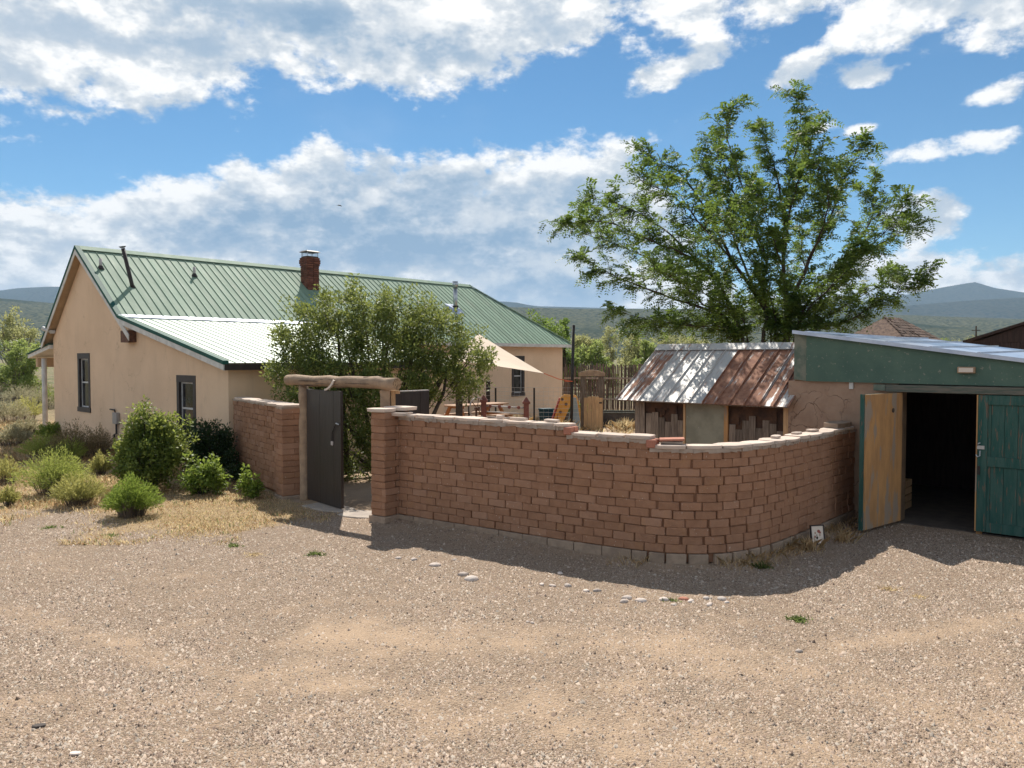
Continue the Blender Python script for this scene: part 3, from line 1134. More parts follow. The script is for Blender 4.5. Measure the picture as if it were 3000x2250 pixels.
rake((RU, RH), (KU, KH), -.02, .075, V1 - .012, V0 + .09, 'green_trim', 'edge_trim')
rake((EL, EH), (RU, RH), -.02, .075, V1 - .012, V0 + .09, 'green_trim', 'edge_trim')
rake((KU, KH), (LU - .04, LH - .01), -.02, .065, V1 - .012, V0 + .09, 'green_trim', 'edge_trim')
rake((RU, RH), (FU + .05, slope_z(FU + .05)), -.175, -.022, V1, V0 - .003, 'white_board', 'rake_board')
rake((EL, EH), (RU, RH), -.175, -.022, V1, V0 - .003, 'white_board', 'rake_board')
rake((KU - .12, KH - .025), (LU - .03, LH), -.15, -.022, V1 - .004, V0 - .003, 'white_board', 'rake_board')
MB().box(V0 + .005, V0 + .35, FU + .12, FU + .62, slope_z(FU) - .18, slope_z(FU) + .12).build('dark_opening', MATS['rust_iron'], house)  # brown box painting the dark rusty opening between rake end and lean-to
MB().box(V0, LV + .1, LU - .045, LU - .004, LH - .15, LH - .02).build('eave_board', MATS['dark_trim'], house)
MB().box(LV + .1, EV, FU - .05, FU - .004, FH - .13, FH - .005).build('eave_board', MATS['white_board'], house)
MB().box(LV + .11, EV - .02, FU + .002, 4.90, FH - .10, FH - .094).build('soffit_board', MATS['white_board'], house)
# porch on the far side, seen past the left corner
pr = MB()
pr.hexa([(-.10, 11.0, 2.80), (6, 11.0, 2.80), (6, 13.1, 2.50), (-.10, 13.1, 2.50)], [(-.10, 11.0, 2.92), (6, 11.0, 2.92), (6, 13.1, 2.62), (-.10, 13.1, 2.62)])
pr.build('porch_roof', MATS['white_board'], house)
pm = MB()
pm.hexa([(-.14, 10.98, 2.925), (6, 10.98, 2.925), (6, 13.16, 2.622), (-.14, 13.16, 2.622)], [(-.14, 10.98, 2.955), (6, 10.98, 2.955), (6, 13.16, 2.652), (-.14, 13.16, 2.652)])
pm.build('porch_roof_metal', MATS['green_trim'], house)
MB().box(.02, 6, 12.55, 12.72, 2.22, 2.52).build('porch_beam', MATS['soffit'], house)
for vv in (.12, 2.9, 5.8):
    po = MB().tube([(vv, 12.25, .2), (vv, 12.25, 2.5)], .075, 10).build('porch_post', MATS['white_board'], house, True)
MB().box(-.15, 6, 10.96, 12.75, -.1, .22).build('porch_slab', MATS['concrete'], house)
# small things on the gable: flood lamp, meter box and conduit
fl = MB()
fl.tube([(-.12, 10.75, 3.32), (-.28, 10.95, 3.42)], [.05, .075], 8)
fl.box(-.14, -.02, 10.70, 10.82, 3.26, 3.36)
fl.build('flood_lamp', MATS['lamp_glass'], house)
mbx = MB().box(-.10, -.004, 5.85, 6.12, .76, 1.06).build('meter_box', MATS['metal_box'], house, bevel=.01)
MB().tube([(-.05, 5.98, .76), (-.05, 5.98, .50), (-.05, 6.14, .46), (-.05, 6.14, -.05)], .028, 8).build('conduit', MATS['dark_trim'], house)
MB().tube([(-.05, 6.05, 1.06), (-.05, 6.10, 1.13), (-.04, 6.42, 1.13)], .02, 6).build('conduit', MATS['dark_trim'], house)

# chimney with single bricks
CX, CY, CW, CD, CZ0, CZ1 = 6.80, 7.30, .47, .42, 4.55, 5.98
ch = MB().box(CX - CW / 2 + .02, CX + CW / 2 - .02, CY - CD / 2 + .02, CY + CD / 2 - .02, CZ0, CZ1 - .01).build('chimney', MATS['mortar_dark'], house)


def brick_mesh(L, D, H, bev, jit, seed):
    rg = random.Random(seed)
    bm = bmesh.new()
    bmesh.ops.create_cube(bm, size=1)
    for w in bm.verts:
        w.co = Vector((w.co.x * L, w.co.y * D, w.co.z * H))
    bmesh.ops.bevel(bm, geom=list(bm.edges), offset=bev, segments=1, affect='EDGES')
    for w in bm.verts:
        w.co += Vector((rg.uniform(-jit, jit), rg.uniform(-jit, jit), rg.uniform(-jit, jit)))
    me = bpy.data.meshes.new('brick')
    bm.to_mesh(me)
    bm.free()
    if bev > .1:
        me.polygons.foreach_set('use_smooth', [True] * len(me.polygons))
    return me


cb = brick_mesh(.198, .09, .062, .006, .003, 1)
cb.materials.append(MATS['chimney_brick'])
nc = int((CZ1 - CZ0) / .0725)
for c_ in range(nc):
    z = CZ0 + (c_ + .5) * .0725
    grow = .035 if c_ in (nc - 2, nc - 3) else (.018 if c_ in (nc - 4, nc - 1) else 0)
    sh = .5 if c_ % 2 else 0
    for side, (L_, n_) in enumerate(((CW, 2), (CD, 2))):
        for k in range(n_):
            t = (k + .5) / n_ - .5
            sc = (L_ / n_) / .208 * (1.0 + 2 * grow / L_)
            o = link_mesh('brick', cb, None, ch)
            tt = t * (L_ + 2 * grow) + (.035 if sh else -.035) * (0 if n_ == 2 else (1 if abs(t) < .4 else 0))
            if side == 0:
                o.location = (CX + tt, CY - CD / 2 + .038 - grow, z)
                o.scale = (sc, 1, 1)
            else:
                o.location = (CX - CW / 2 + .038 - grow, CY + tt, z)
                o.rotation_euler = (0, 0, math.pi / 2)
                o.scale = (sc, 1, 1)
cap = MB().box(CX - .24, CX + .24, CY - .21, CY + .21, CZ1 + .12, CZ1 + .135)
cap.hexa([(CX - .28, CY - .25, CZ1 + .135), (CX + .28, CY - .25, CZ1 + .135), (CX + .28, CY + .25, CZ1 + .135), (CX - .28, CY + .25, CZ1 + .135)],
         [(CX - .2, CY - .15, CZ1 + .185), (CX + .2, CY - .15, CZ1 + .185), (CX + .2, CY + .15, CZ1 + .185), (CX - .2, CY + .15, CZ1 + .185)])
cap.build('chimney_cap', MATS['dark_trim'], ch)
for dx in (-.20, .20):
    for dy in (-.17, .17):
        MB().bar((CX + dx, CY + dy, CZ1), (CX + dx, CY + dy, CZ1 + .13), .02).build('cap_leg', MATS['galv'], ch)
sw = MB()
for k in range(9):
    sw.bar((CX - .2 + k * .05, CY - .18, CZ1), (CX - .2 + k * .05, CY - .18, CZ1 + .12), .008)
for k in range(7):
    sw.bar((CX - .21, CY - .17 + k * .056, CZ1), (CX - .21, CY - .17 + k * .056, CZ1 + .12), .008)
sw.build('spark_screen', MATS['galv'], ch)

# flue, stove pipe and two plumbing vents
fu = MB()
fu.tube([(12.87, 6.5, slope_z(6.5) - .1), (12.87, 6.5, 5.30)], .085, 12)
fu.tube([(12.87, 6.5, 5.28), (12.87, 6.5, 5.52)], .115, 12)
flue = fu.build('flue', MATS['galv'], house, True)
MB().tube([(12.87, 6.5, slope_z(6.5) + .10), (12.87, 6.5, slope_z(6.5) + .16)], .12, 12).build('storm_collar', MATS['black_iron'], flue)
fb = MB()
fb.hexa([(12.6, 6.2, slope_z(6.2) + .02), (13.15, 6.2, slope_z(6.2) + .02), (13.15, 6.85, slope_z(6.85) + .02), (12.6, 6.85, slope_z(6.85) + .02)],
        [(12.72, 6.36, slope_z(6.36) + .13), (13.02, 6.36, slope_z(6.36) + .13), (13.02, 6.66, slope_z(6.66) + .1), (12.72, 6.66, slope_z(6.66) + .1)])
fb.build('flue_boot', MATS['shed_roof_metal'], flue)
pp = MB().tube([(.68, 6.62, 4.42), (.66, 6.62, 4.55), (.44, 6.62, 5.52)], .052, 10).build('stove_pipe', MATS['dark_trim'], house, True)
MB().tube([(.432, 6.62, 5.53), (.424, 6.62, 5.57)], [.05, .10], 10).build('pipe_cap', MATS['dark_trim'], pp)
MB().tube([(.68, 6.62, 4.40), (.675, 6.62, 4.48)], .09, 10).build('pipe_boot', MATS['dark_trim'], pp)
for vv in (.12, 2.78):
    vp = MB().tube([(vv, 7.35, slope_z(7.35) - .02), (vv, 7.35, 5.27)], .040, 10).build('vent_pipe', MATS['pale_pipe'], house, True)
    MB().tube([(vv, 7.35, slope_z(7.35) - .01), (vv, 7.35, slope_z(7.35) + .09)], [.10, .05], 10).build('vent_boot', MATS['dark_trim'], vp)

# ================================================================== adobe walls
BR = [brick_mesh(.305, .23, .1040, .0105, .0042, k) for k in range(7)]
for b_ in BR:
    b_.materials.append(MATS['adobe'])
CO = .104
FZ = .13


def wall_core(path, top, name, parent, inset=.022, thick=.25, z0=.02, step=.08, d0=0.0, d1=None):
    """mortar body behind the bricks: closed strip along the path, stepped where top changes"""
    m = MB()
    d1 = path.L if d1 is None else d1
    n = max(2, int((d1 - d0) / step))
    for i in range(n):
        a, b = d0 + (d1 - d0) * i / n, d0 + (d1 - d0) * (i + 1) / n
        pa, ta = path.at(a)
        pb, tb = path.at(b)
        na, nb = Vector((-ta.y, ta.x)), Vector((-tb.y, tb.x))
        z1 = top((a + b) / 2)
        q = [pa + na * inset, pb + nb * inset, pb + nb * thick, pa + na * thick]
        m.hexa([(p.x, p.y, z0) for p in q], [(p.x, p.y, z1) for p in q])
    return m.build(name, MATS['adobe_mortar'], parent)


def main_top(d):
    n = 14 if d < STEP1 else (13 if d < STEP2 else 12)
    return FZ + n * CO


def path_d(path, x):
    for i, p in enumerate(path.p):
        if p.x >= x:
            return path.s[i]
    return path.L


STEP1, STEP2 = path_d(WALL, .69), path_d(WALL, 1.66)
wall = empty('adobe_wall', (WALL.p[0].x, WALL.p[0].y, 0), 0, 'long curved adobe brick wall with stepped flagstone top beside the green shed', 'wall')
wall['kind'] = 'thing'
WO = Vector((WALL.p[0].x, WALL.p[0].y, 0))


class OffPath:
    """the same path seen from a root at WO"""
    def __init__(s, path):
        s.path = path
        s.L = path.L

    def at(s, d):
        p, t = s.path.at(d)
        return p - Vector((WO.x, WO.y)), t


WP = OffPath(WALL)
wall_core(WP, main_top, 'mortar', wall, .027, .25)
todo = []
for c_ in range(14):
    z = FZ + (c_ + .5) * CO
    d = -.02 - (.17 if c_ % 2 else 0) + random.uniform(-.02, .02)
    end = STEP1 if c_ == 13 else (STEP2 if c_ == 12 else WALL.L)
    while d < end - .03:
        mid_curv = 1 if STEP2 - .3 < d < STEP2 + 2.2 else 0
        Lb = random.uniform(.245, .29) if not mid_curv else random.uniform(.235, .265)
        gap = random.choice((.003, .006, .009, .014, .022)) if not mid_curv else random.uniform(.008, .036)
        a, b = max(d, 0.0), min(d + Lb, end)
        if b - a > .05:
            p, t = WALL.at((a + b) / 2)
            nn = Vector((-t.y, t.x))
            off = random.uniform(-.006, .008)
            ctr = p + nn * (.115 + off)
            todo.append(((ctr.x, ctr.y, z + random.uniform(-.004, .004)), math.atan2(t.y, t.x) + random.uniform(-.02, .02), (b - a) / .305, random.uniform(-.012, .012), p.length, t))
        d += Lb + gap


def appar(e):
    (x, y, z), rz, sx, tl, dist, t = e
    view = Vector((x, y)).normalized()
    return sx * abs(view.x * t.y - view.y * t.x) / dist ** 2


todo.sort(key=appar, reverse=True)
rest = MB()
for i, (loc, rz, sx, tl, dist, t) in enumerate(todo):
    me = BR[i % len(BR)]
    if i < 262:
        o = link_mesh('brick', me, None, wall)
        o.location = Vector(loc) - WO
        o.rotation_euler = (0, tl, rz)
        o.scale = (sx, 1, 1)
    else:
        mt = Matrix.Translation(Vector(loc) - WO) @ Matrix.Rotation(rz, 4, 'Z') @ Matrix.Rotation(tl, 4, 'Y') @ Matrix.Diagonal((sx, 1, 1, 1))
        rest.add([mt @ w.co for w in me.vertices], [tuple(p.vertices) for p in me.polygons])
tag(rest.build('brick_courses', MATS['adobe'], wall), kind='stuff')
# pilaster at the gate end
G = Vector((.80, -.60)).normalized()         # along the wall
GN = Vector((-.60, -.80)).normalized()       # out of the wall, towards the drive
PC = Vector((-2.14, 11.58))                  # outer left corner at the base
pil = MB()
ins = .05


def pilp(a, b):
    q = PC + G * a - GN * b
    return (q.x - WO.x, q.y - WO.y)


PW_, PD_ = .30, .62
q = [pilp(ins, ins), pilp(PW_ - ins, ins), pilp(PW_ - ins, PD_ - ins), pilp(ins, PD_ - ins)]
PZ = FZ + 15 * CO
pilo = pil.hexa([(*p, .02) for p in q], [(*p, PZ) for p in q]).build('pilaster', MATS['adobe_mortar'], wall)
rzG = math.atan2(G.y, G.x)
for c_ in range(15):
    z = FZ + (c_ + .5) * CO
    if c_ % 2 == 0:
        lay = [(PW_ / 2, .118, 0, PW_), (PW_ / 2, .118 + .245 + .02, 0, PW_)]
        lay = [(PW_ / 2, .12, 0, PW_), (PW_ / 2, .37, 0, PW_)]
    else:
        lay = [(.115, .155, 1, .305), (PW_ - .115, .155, 1, .305), (.115, .47, 1, .29)]
    for a, b, turn, L_ in lay:
        cx, cy = pilp(a + random.uniform(-.008, .008), b + random.uniform(-.008, .008))
        o = link_mesh('brick', BR[(c_ + turn) % 7], None, pilo)
        o.location = (cx, cy, z)
        o.rotation_euler = (0, 0, rzG + (math.pi / 2 if turn else 0))
        o.scale = (L_ / .305, 1, 1)
# foundation blocks
d = -.03
k = 0
while d < WALL.L:
    curv = STEP2 - .6 < d < STEP2 + 2.4
    Lb = random.choice((.19, .24, .30, .19)) if curv else .39
    gap = random.choice((.02, .03, .075, .05)) if curv else .008
    p, t = WALL.at(d + Lb / 2)
    nn = Vector((-t.y, t.x))
    o = MB().box(-Lb / 2, Lb / 2, 0, .2, -.08, FZ - .004).build('foundation_block', MATS['concrete'], wall, bevel=.008)
    cc = p + nn * random.uniform(-.022, -.008)
    o.location = (cc.x - WO.x, cc.y - WO.y, random.uniform(-.006, .0))
    o.rotation_euler = (0, 0, math.atan2(t.y, t.x))
    d += Lb + gap
for a, L_ in ((PW_ / 2, PW_ + .05),):
    o = MB().box(-L_ / 2, L_ / 2, -.025, PD_, -.08, FZ - .004).build('foundation_block', MATS['concrete'], wall, bevel=.008)
    cx, cy = pilp(a, 0)
    o.location = (cx, cy, 0)
    o.rotation_euler = (0, 0, rzG)


def slab(name, L_, D_, H_, mat, parent, seed):
    """irregular flagstone"""
    rg = random.Random(seed)
    n = 10
    pts = []
    for i in range(n):
        a = 2 * math.pi * i / n
        ca, sa = math.cos(a), math.sin(a)
        k_ = 1 / max(abs(ca), abs(sa))
        pts.append((ca * k_ * L_ / 2 * rg.uniform(.93, 1.03), sa * k_ * D_ / 2 * rg.uniform(.93, 1.03)))
    m = MB()
    m.hexa([(x * .97, y * .97, 0) for x, y in pts], [(x, y, H_ + rg.uniform(-.004, .004)) for x, y in pts])
    return m.build(name, MATS[mat], parent, bevel=.006)


def caps(path, dlist, top, parent, org, width, mat='flagstone', over=.03, seed=0):
    bed = MB()
    for i, (d, L_) in enumerate(dlist):
        p, t = path.at(d)
        nn = Vector((-t.y, t.x))
        z = top(d)
        c_ = p + nn * (width / 2 - over + random.uniform(-.008, .008))
        o = slab('cap_stone', L_ * .985, width * random.uniform(.97, 1.04), random.uniform(.035, .05), mat, parent, seed + i)
        o.location = (c_.x - org.x, c_.y - org.y, z + .022)
        o.rotation_euler = (random.uniform(-.02, .02), random.uniform(-.015, .015), math.atan2(t.y, t.x) + random.uniform(-.05, .05))
        n_ = 5
        for k_ in range(n_):
            dd = d - L_ / 2 + L_ * (k_ + .5) / n_
            pp_, tt_ = path.at(dd)
            n2 = Vector((-tt_.y, tt_.x))
            w_ = L_ / n_ / 2 + .004
            e0, e1 = random.uniform(-.022, .004), width - .05
            qs = [pp_ - tt_ * w_ + n2 * e0, pp_ + tt_ * w_ + n2 * (e0 + random.uniform(-.006, .006)), pp_ + tt_ * w_ + n2 * e1, pp_ - tt_ * w_ + n2 * e1]
            bed.hexa([(q_.x - org.x, q_.y - org.y, z - random.uniform(.006, .03)) for q_ in qs], [(q_.x - org.x, q_.y - org.y, z + .030) for q_ in qs])
    bed.build('mortar_bed', MATS['cap_mortar'], parent)


dl_ = []
d = .02
while d < WALL.L - .05:
    L_ = random.uniform(.36, .50)
    for st in (STEP1, STEP2, WALL.L):
        if d < st < d + L_ + .12:
            L_ = st - d
    dl_.append((d + L_ / 2, L_))
    d += L_
caps(WALL, dl_, main_top, wall, WO, .31, seed=100)
for i, (a, b, L_, w_, dz) in enumerate(((.12, .12, .40, .36, 0), (.2, .44, .44, .40, .012), (.34, .30, .30, .34, -.06))):
    o = slab('cap_stone', L_, w_, .05, 'flagstone', wall, 300 + i)
    cx, cy = pilp(a, b)
    o.location = (cx, cy, PZ + .005 + dz)
    o.rotation_euler = (0, 0, rzG + .1 * i)
for i, st in enumerate((STEP1, STEP2)):
    p, t = WALL.at(st - .02)
    nn = Vector((-t.y, t.x))
    for j in range(2):
        c_ = p + nn * (.02 + .12 * j) + t * .03
        o = MB().box(-.055, .055, -.05, .05, 0, .10).build('step_brick', MATS['red_tile'], wall, bevel=.01)
        o.location = (c_.x - WO.x, c_.y - WO.y, main_top(st + .1) + .03)
        o.rotation_euler = (0, 0, math.atan2(t.y, t.x))

# the short wall between the house and the gate
WO2 = Vector((WING.p[0].x, WING.p[0].y, 0))
wing = empty('adobe_wall', WO2, 0, 'short adobe brick wall between farmhouse corner and gate post', 'wall')
wing['kind'] = 'thing'
wt = (WING.p[1] - WING.p[0]).normalized()
wn = Vector((-wt.y, wt.x))
rzW = math.atan2(wt.y, wt.x)
WL = WING.L


def wpt(a, b):
    q_ = WING.p[0] + wt * a + wn * b
    return (q_.x - WO2.x, q_.y - WO2.y)


def wing_top(d):
    return .06 + 15 * CO


body = MB()
q = [wpt(0, .155), wpt(WL - .36, .155), wpt(WL - .36, .36), wpt(0, .36)]
body.hexa([(*p, .0) for p in q], [(*p, wing_top(0)) for p in q])
q = [wpt(WL - .358, .045), wpt(WL - .045, .045), wpt(WL - .045, .38), wpt(WL - .358, .38)]
body.hexa([(*p, .0) for p in q], [(*p, wing_top(0) - .002) for p in q])
body.build('mortar', MATS['adobe_mortar'], wing)
for c_ in range(15):
    z = .06 + (c_ + .5) * CO
    d = -.02 - (.16 if c_ % 2 else 0)
    while d < WL - .40:
        Lb = random.uniform(.24, .285)
        a, b = max(0, d), min(d + Lb, WL - .37)
        if b - a > .06:
            x_, y_ = wpt((a + b) / 2, .10 + .115 + random.uniform(-.008, .008))
            o = link_mesh('brick', BR[(c_ * 3 + int(d * 10)) % 7], None, wing)
            o.location = (x_, y_, z + random.uniform(-.004, .004))
            o.rotation_euler = (0, random.uniform(-.012, .012), rzW + random.uniform(-.02, .02))
            o.scale = ((b - a) / .305, 1, 1)
        d += Lb + random.uniform(.014, .03)
    lay = [(WL - .178, .115, 0, .355), (WL - .178, .345, 0, .355)] if c_ % 2 else [(WL - .115, .195, 1, .385), (WL - .30, .195, 1, .385)]
    for a, b, turn, L_ in lay:
        x_, y_ = wpt(a, b)
        o = link_mesh('brick', BR[(c_ + turn * 2) % 7], None, wing)
        o.location = (x_ + random.uniform(-.005, .005), y_ + random.uniform(-.005, .005), z)
        o.rotation_euler = (0, 0, rzW + (math.pi / 2 if turn else 0))
        o.scale = (L_ / .305, .72 if (turn and a < WL - .2) else 1, 1)
fo = MB().box(-.2, .2, -.02, .40, -.1, .055).build('foundation_block', MATS['concrete'], wing, bevel=.01)
x_, y_ = wpt(WL - .17, 0)
fo.location = (x_, y_, 0)
fo.rotation_euler = (0, 0, rzW)
d = .0
k = 0
while d < WL - .1:
    L_ = min(random.uniform(.42, .6), WL + .03 - d)
    big = d + L_ > WL - .5
    o = slab('cap_stone', L_, .46 if big else .34, .045, 'flagstone', wing, 500 + k)
    x_, y_ = wpt(d + L_ / 2, .20 if big else .235)
    o.location = (x_, y_, wing_top(0) + .012)
    o.rotation_euler = (random.uniform(-.015, .015), random.uniform(-.012, .012), rzW + random.uniform(-.04, .04))
    d += L_
    k += 1
bed = MB()
for i in range(24):
    a, b = i * WL / 24, (i + 1) * WL / 24
    e = (.0 if a > WL - .37 else .09) + random.uniform(-.01, .015)
    q = [wpt(a, e), wpt(b, e), wpt(b, .37), wpt(a, .37)]
    bed.hexa([(*p, wing_top(0) - random.uniform(.0, .025)) for p in q], [(*p, wing_top(0) + .018) for p in q])
bed.build('mortar_bed', MATS['cap_mortar'], wing)

# ================================================================== gateway
GL = Vector((-3.66, 13.48))
GR = Vector((-2.02, 12.26))
gate = empty('gateway', (GL.x, GL.y, 0), 0, 'rustic gateway of two posts under a heavy log lintel with dark board gates', 'gate')


def gl(x, y, z):
    return (x - GL.x, y - GL.y, z)


def log(mbd, a, b, r0, r1, n=14, seg=9, seed=0, wave=.012):
    rg = random.Random(seed)
    a, b = Vector(a), Vector(b)
    pts, rad = [], []
    for i in range(seg + 1):
        t = i / seg
        j = Vector((rg.uniform(-wave, wave), rg.uniform(-wave, wave), rg.uniform(-wave, wave))) if 0 < i < seg else Vector()
        pts.append(a.lerp(b, t) + j)
        rad.append((r0 + (r1 - r0) * t) * rg.uniform(.96, 1.05))
    return mbd.tube(pts, rad, n)


log(MB(), gl(GL.x, GL.y, -.1), gl(GL.x, GL.y, 2.06), .085, .078, seed=2).build('post', MATS['log'], gate, True)
pr_ = MB().bar(gl(GR.x, GR.y, -.1), gl(GR.x, GR.y, 2.0), .15).build('post', MATS['log'], gate, bevel=.01)
MB().bar(gl(GR.x + .12, GR.y + .02, 0), gl(GR.x + .12, GR.y + .02, 1.99), .06).build('jamb', MATS['cedar'], gate)
MB().bar(gl(GR.x - .1, GR.y + .12, 1.96), gl(GR.x + .22, GR.y - .02, 1.96), .05).build('jamb_head', MATS['cedar'], gate)
A_, B_ = Vector((-3.99, 13.66, 2.115)), Vector((-1.80, 12.03, 2.10))
lm = MB()
log(lm, gl(*A_), gl(*B_), .090, .101, 16, 12, seed=5, wave=.012)
lint = lm.build('lintel_log', MATS['log'], gate, True)
dd_ = (B_ - A_).normalized()
MB().tube([gl(*(B_ + dd_ * .001)), gl(*(B_ + dd_ * .006))], [.094, .09], 16).build('end_grain', MATS['log_end'], lint)
cks = MB()
for i in range(9):
    t0 = random.uniform(.02, .75)
    t1 = t0 + random.uniform(.1, .28)
    an = random.uniform(-1.2, 1.4)
    u_ = Vector((-dd_.y, dd_.x, 0)) * -1
    for k in range(3):
        pa = A_.lerp(B_, t0 + (t1 - t0) * k / 3) + (u_ * math.cos(an) + Vector((0, 0, 1)) * math.sin(an)) * .099
        pb = A_.lerp(B_, t0 + (t1 - t0) * (k + 1) / 3) + (u_ * math.cos(an + .03) + Vector((0, 0, 1)) * math.sin(an + .03)) * .099
        cks.bar(gl(*pa), gl(*pb), .008, .006)
cks.build('check_crack', MATS['bark'], lint)
sh_ = MB()
c0 = A_.lerp(B_, .46) + Vector((-.06, -.10, -.01))
prev = None
arc = []
for i in range(7):
    t = i / 6
    arc.append((c0.x - .02 + .11 * t - .05 * (1 - t) ** 2, c0.y - .02 - .02 * t, c0.z - .12 + .16 * t ** 1.6))
for i in range(6):
    sh_.bar(gl(*arc[i]), gl(*arc[i + 1]), .10, .03)
sh_.build('curved_shard', MATS['paper'], gate)


def leaf_door(name, P, Q_, z0, z1, th, mat, parent, org, boards=5):
    """board door between plan points P (hinge) and Q"""
    P, Q_ = Vector(P), Vector(Q_)
    w_ = (Q_ - P).length
    rz_ = math.atan2(Q_.y - P.y, Q_.x - P.x)
    root = MB().box(.01, w_ - .01, .004, th - .004, z0 + .01, z1 - .01).build(name, MATS[mat], parent)
    root.location = (P.x - org.x, P.y - org.y, 0)
    root.rotation_euler = (0, 0, rz_)
    for i in range(boards):
        a, b = w_ * i / boards, w_ * (i + 1) / boards
        o = MB().box(a + .0018, b - .0018, -.004 - .002 * (i % 2), th, z0, z1 - random.uniform(0, .01)).build('board', MATS[mat], root)
    return root, w_


lf, w_ = leaf_door('gate_leaf', (-3.585, 13.40), (-2.79, 12.49), .04, 1.97, .045, 'gate_brown', gate, GL)
MB().box(w_ - .30, w_ - .24, -.03, -.006, 1.06, 1.13).build('padlock', MATS['pale_pipe'], lf, bevel=.008)
MB().tube([(w_ - .27, -.02, 1.13), (w_ - .25, -.025, 1.28), (w_ - .12, -.03, 1.42), (w_ - .02, -.02, 1.42)], .010, 6).build('chain', MATS['black_iron'], lf)
MB().tube([(w_ - .1, -.02, 1.42), (w_ - .07, -.05, 1.44), (w_ - .03, -.02, 1.42)], .012, 6).build('handle', MATS['galv'], lf)
rl, w2 = leaf_door('gate_leaf', (-1.93, 12.36), (-1.40, 12.94), .04, 1.955, .045, 'gate_brown', gate, GL, 4)
MB().box(.0, w2, -.004, .05, 1.957, 1.972).build('top_strip', MATS['pale_pipe'], rl)
o = slab('threshold', .95, .5, .08, 'threshold_stone', gate, 41)
o.location = (-3.05 - GL.x, 12.72 - GL.y, -.055)
o.rotation_euler = (0, 0, rzG)
o = slab('threshold', .8, .55, .07, 'threshold_stone', gate, 42)
o.location = (-2.38 - GL.x, 12.2 - GL.y, -.05)
o.rotation_euler = (0, 0, rzG + .2)

# ================================================================== green shed (local x = back, y = to the left along the front)
shed = empty('tool_shed', SHED, RZ, 'green painted shed with metal roof and one plywood door swung open', 'shed')


def roof_zs(y, x):
    return 2.71 + .145 * y + .015 * max(0, x) * max(0.0, min(1.0, (1.5 - y) / .8))


m, N, b = None, None, None
ply = MB().box(0.0, .35, .02, 1.70, -.1, 2.13).build('plaster_wall', MATS['mud_plaster'], shed)
MB().box(.36, 4.4, 1.36, 1.69, -.1, 2.6).build('side_wall', MATS['barn_brown_and_shade'], shed)  # inner walls coloured dark to carry the shade inside the shed
MB().box(4.1, 4.4, -3.4, 1.36, -.1, 2.6).build('back_wall', MATS['barn_brown_and_shade'], shed)
MB().box(.0, 4.1, -3.4, -3.1, -.1, 2.3).build('side_wall', MATS['barn_brown_and_shade'], shed)
MB().box(.06, .35, -3.1, -2.2, -.1, 2.0).build('plaster_wall', MATS['mud_plaster'], shed)
MB().box(.06, .35, -3.1, .02, 2.0, 2.13).build('header', MATS['beam_grey'], shed)
fa = MB()
fa.hexa([(-.055, -3.3, 2.105), (-.03, -3.3, 2.105), (-.03, 1.39, 2.13), (-.055, 1.39, 2.13)], [(-.055, -3.3, roof_zs(-3.3, 0) - .03), (-.03, -3.3, roof_zs(-3.3, 0) - .03), (-.03, 1.39, roof_zs(1.39, 0) - .03), (-.055, 1.39, roof_zs(1.39, 0) - .03)])
fa.build('fascia_panel', MATS['fascia_green'], shed)
fa = MB()
fa.hexa([(-.03, 1.392, 2.13), (-.005, 1.392, 2.13), (-.005, 1.60, 2.16), (-.03, 1.60, 2.16)], [(-.03, 1.392, roof_zs(1.39, 0) - .03), (-.005, 1.392, roof_zs(1.39, 0) - .03), (-.005, 1.60, roof_zs(1.6, 0) - .03), (-.03, 1.60, roof_zs(1.6, 0) - .03)])
fa.build('corner_board', MATS['fascia_pale'], shed)
MB().box(-.028, -.002, -3.1, 1.6, 2.14, 2.28).build('backer', MATS['shelf_wood'], shed)
gb = MB()
gb.hexa([(-.002, -3.3, 2.13), (.02, -3.3, 2.13), (.02, 1.6, 2.13), (-.002, 1.6, 2.13)], [(-.002, -3.3, roof_zs(-3.3, 0) - .04), (.02, -3.3, roof_zs(-3.3, 0) - .04), (.02, 1.6, roof_zs(1.6, 0) - .04), (-.002, 1.6, roof_zs(1.6, 0) - .04)])
gb.build('gable_board', MATS['shelf_wood'], shed)
rf = MB()
for (x0, x1) in ((-.10, 4.6),):
    rf.hexa([(x0, -3.5, roof_zs(-3.5, x0) - .03), (x1, -3.5, roof_zs(-3.5, x1) - .03), (x1, 1.56, roof_zs(1.56, x1) - .03), (x0, 1.56, roof_zs(1.56, x0) - .03)],
            [(x0, -3.5, roof_zs(-3.5, x0)), (x1, -3.5, roof_zs(-3.5, x1)), (x1, 1.56, roof_zs(1.56, x1)), (x0, 1.56, roof_zs(1.56, x0))])
sroof = rf.build('roof', MATS['beam_grey'], shed)
yy = -3.52
while yy < 1.55:
    y1 = min(yy + .61, 1.60)
    zz = lambda y, x: roof_zs(y, x) + .002
    mp = MB()
    for (xa, xb) in ((-.11, 2.3), (2.29, 4.66)):
        mp.hexa([(xa, yy, zz(yy, xa)), (xb, yy, zz(yy, xb)), (xb, y1, zz(y1, xb)), (xa, y1, zz(y1, xa))], [(xa, yy, zz(yy, xa) + .01), (xb, yy, zz(yy, xb) + .01), (xb, y1, zz(y1, xb) + .01), (xa, y1, zz(y1, xa) + .01)])
    mp.bar((-.11, yy + .02, zz(yy, -.11) + .02), (4.66, yy + .02, zz(yy, 4.66) + .02), .04, .03)
    mp.build('roof_sheet', MATS['shed_roof_metal'], sroof)
    yy = y1
de = MB()
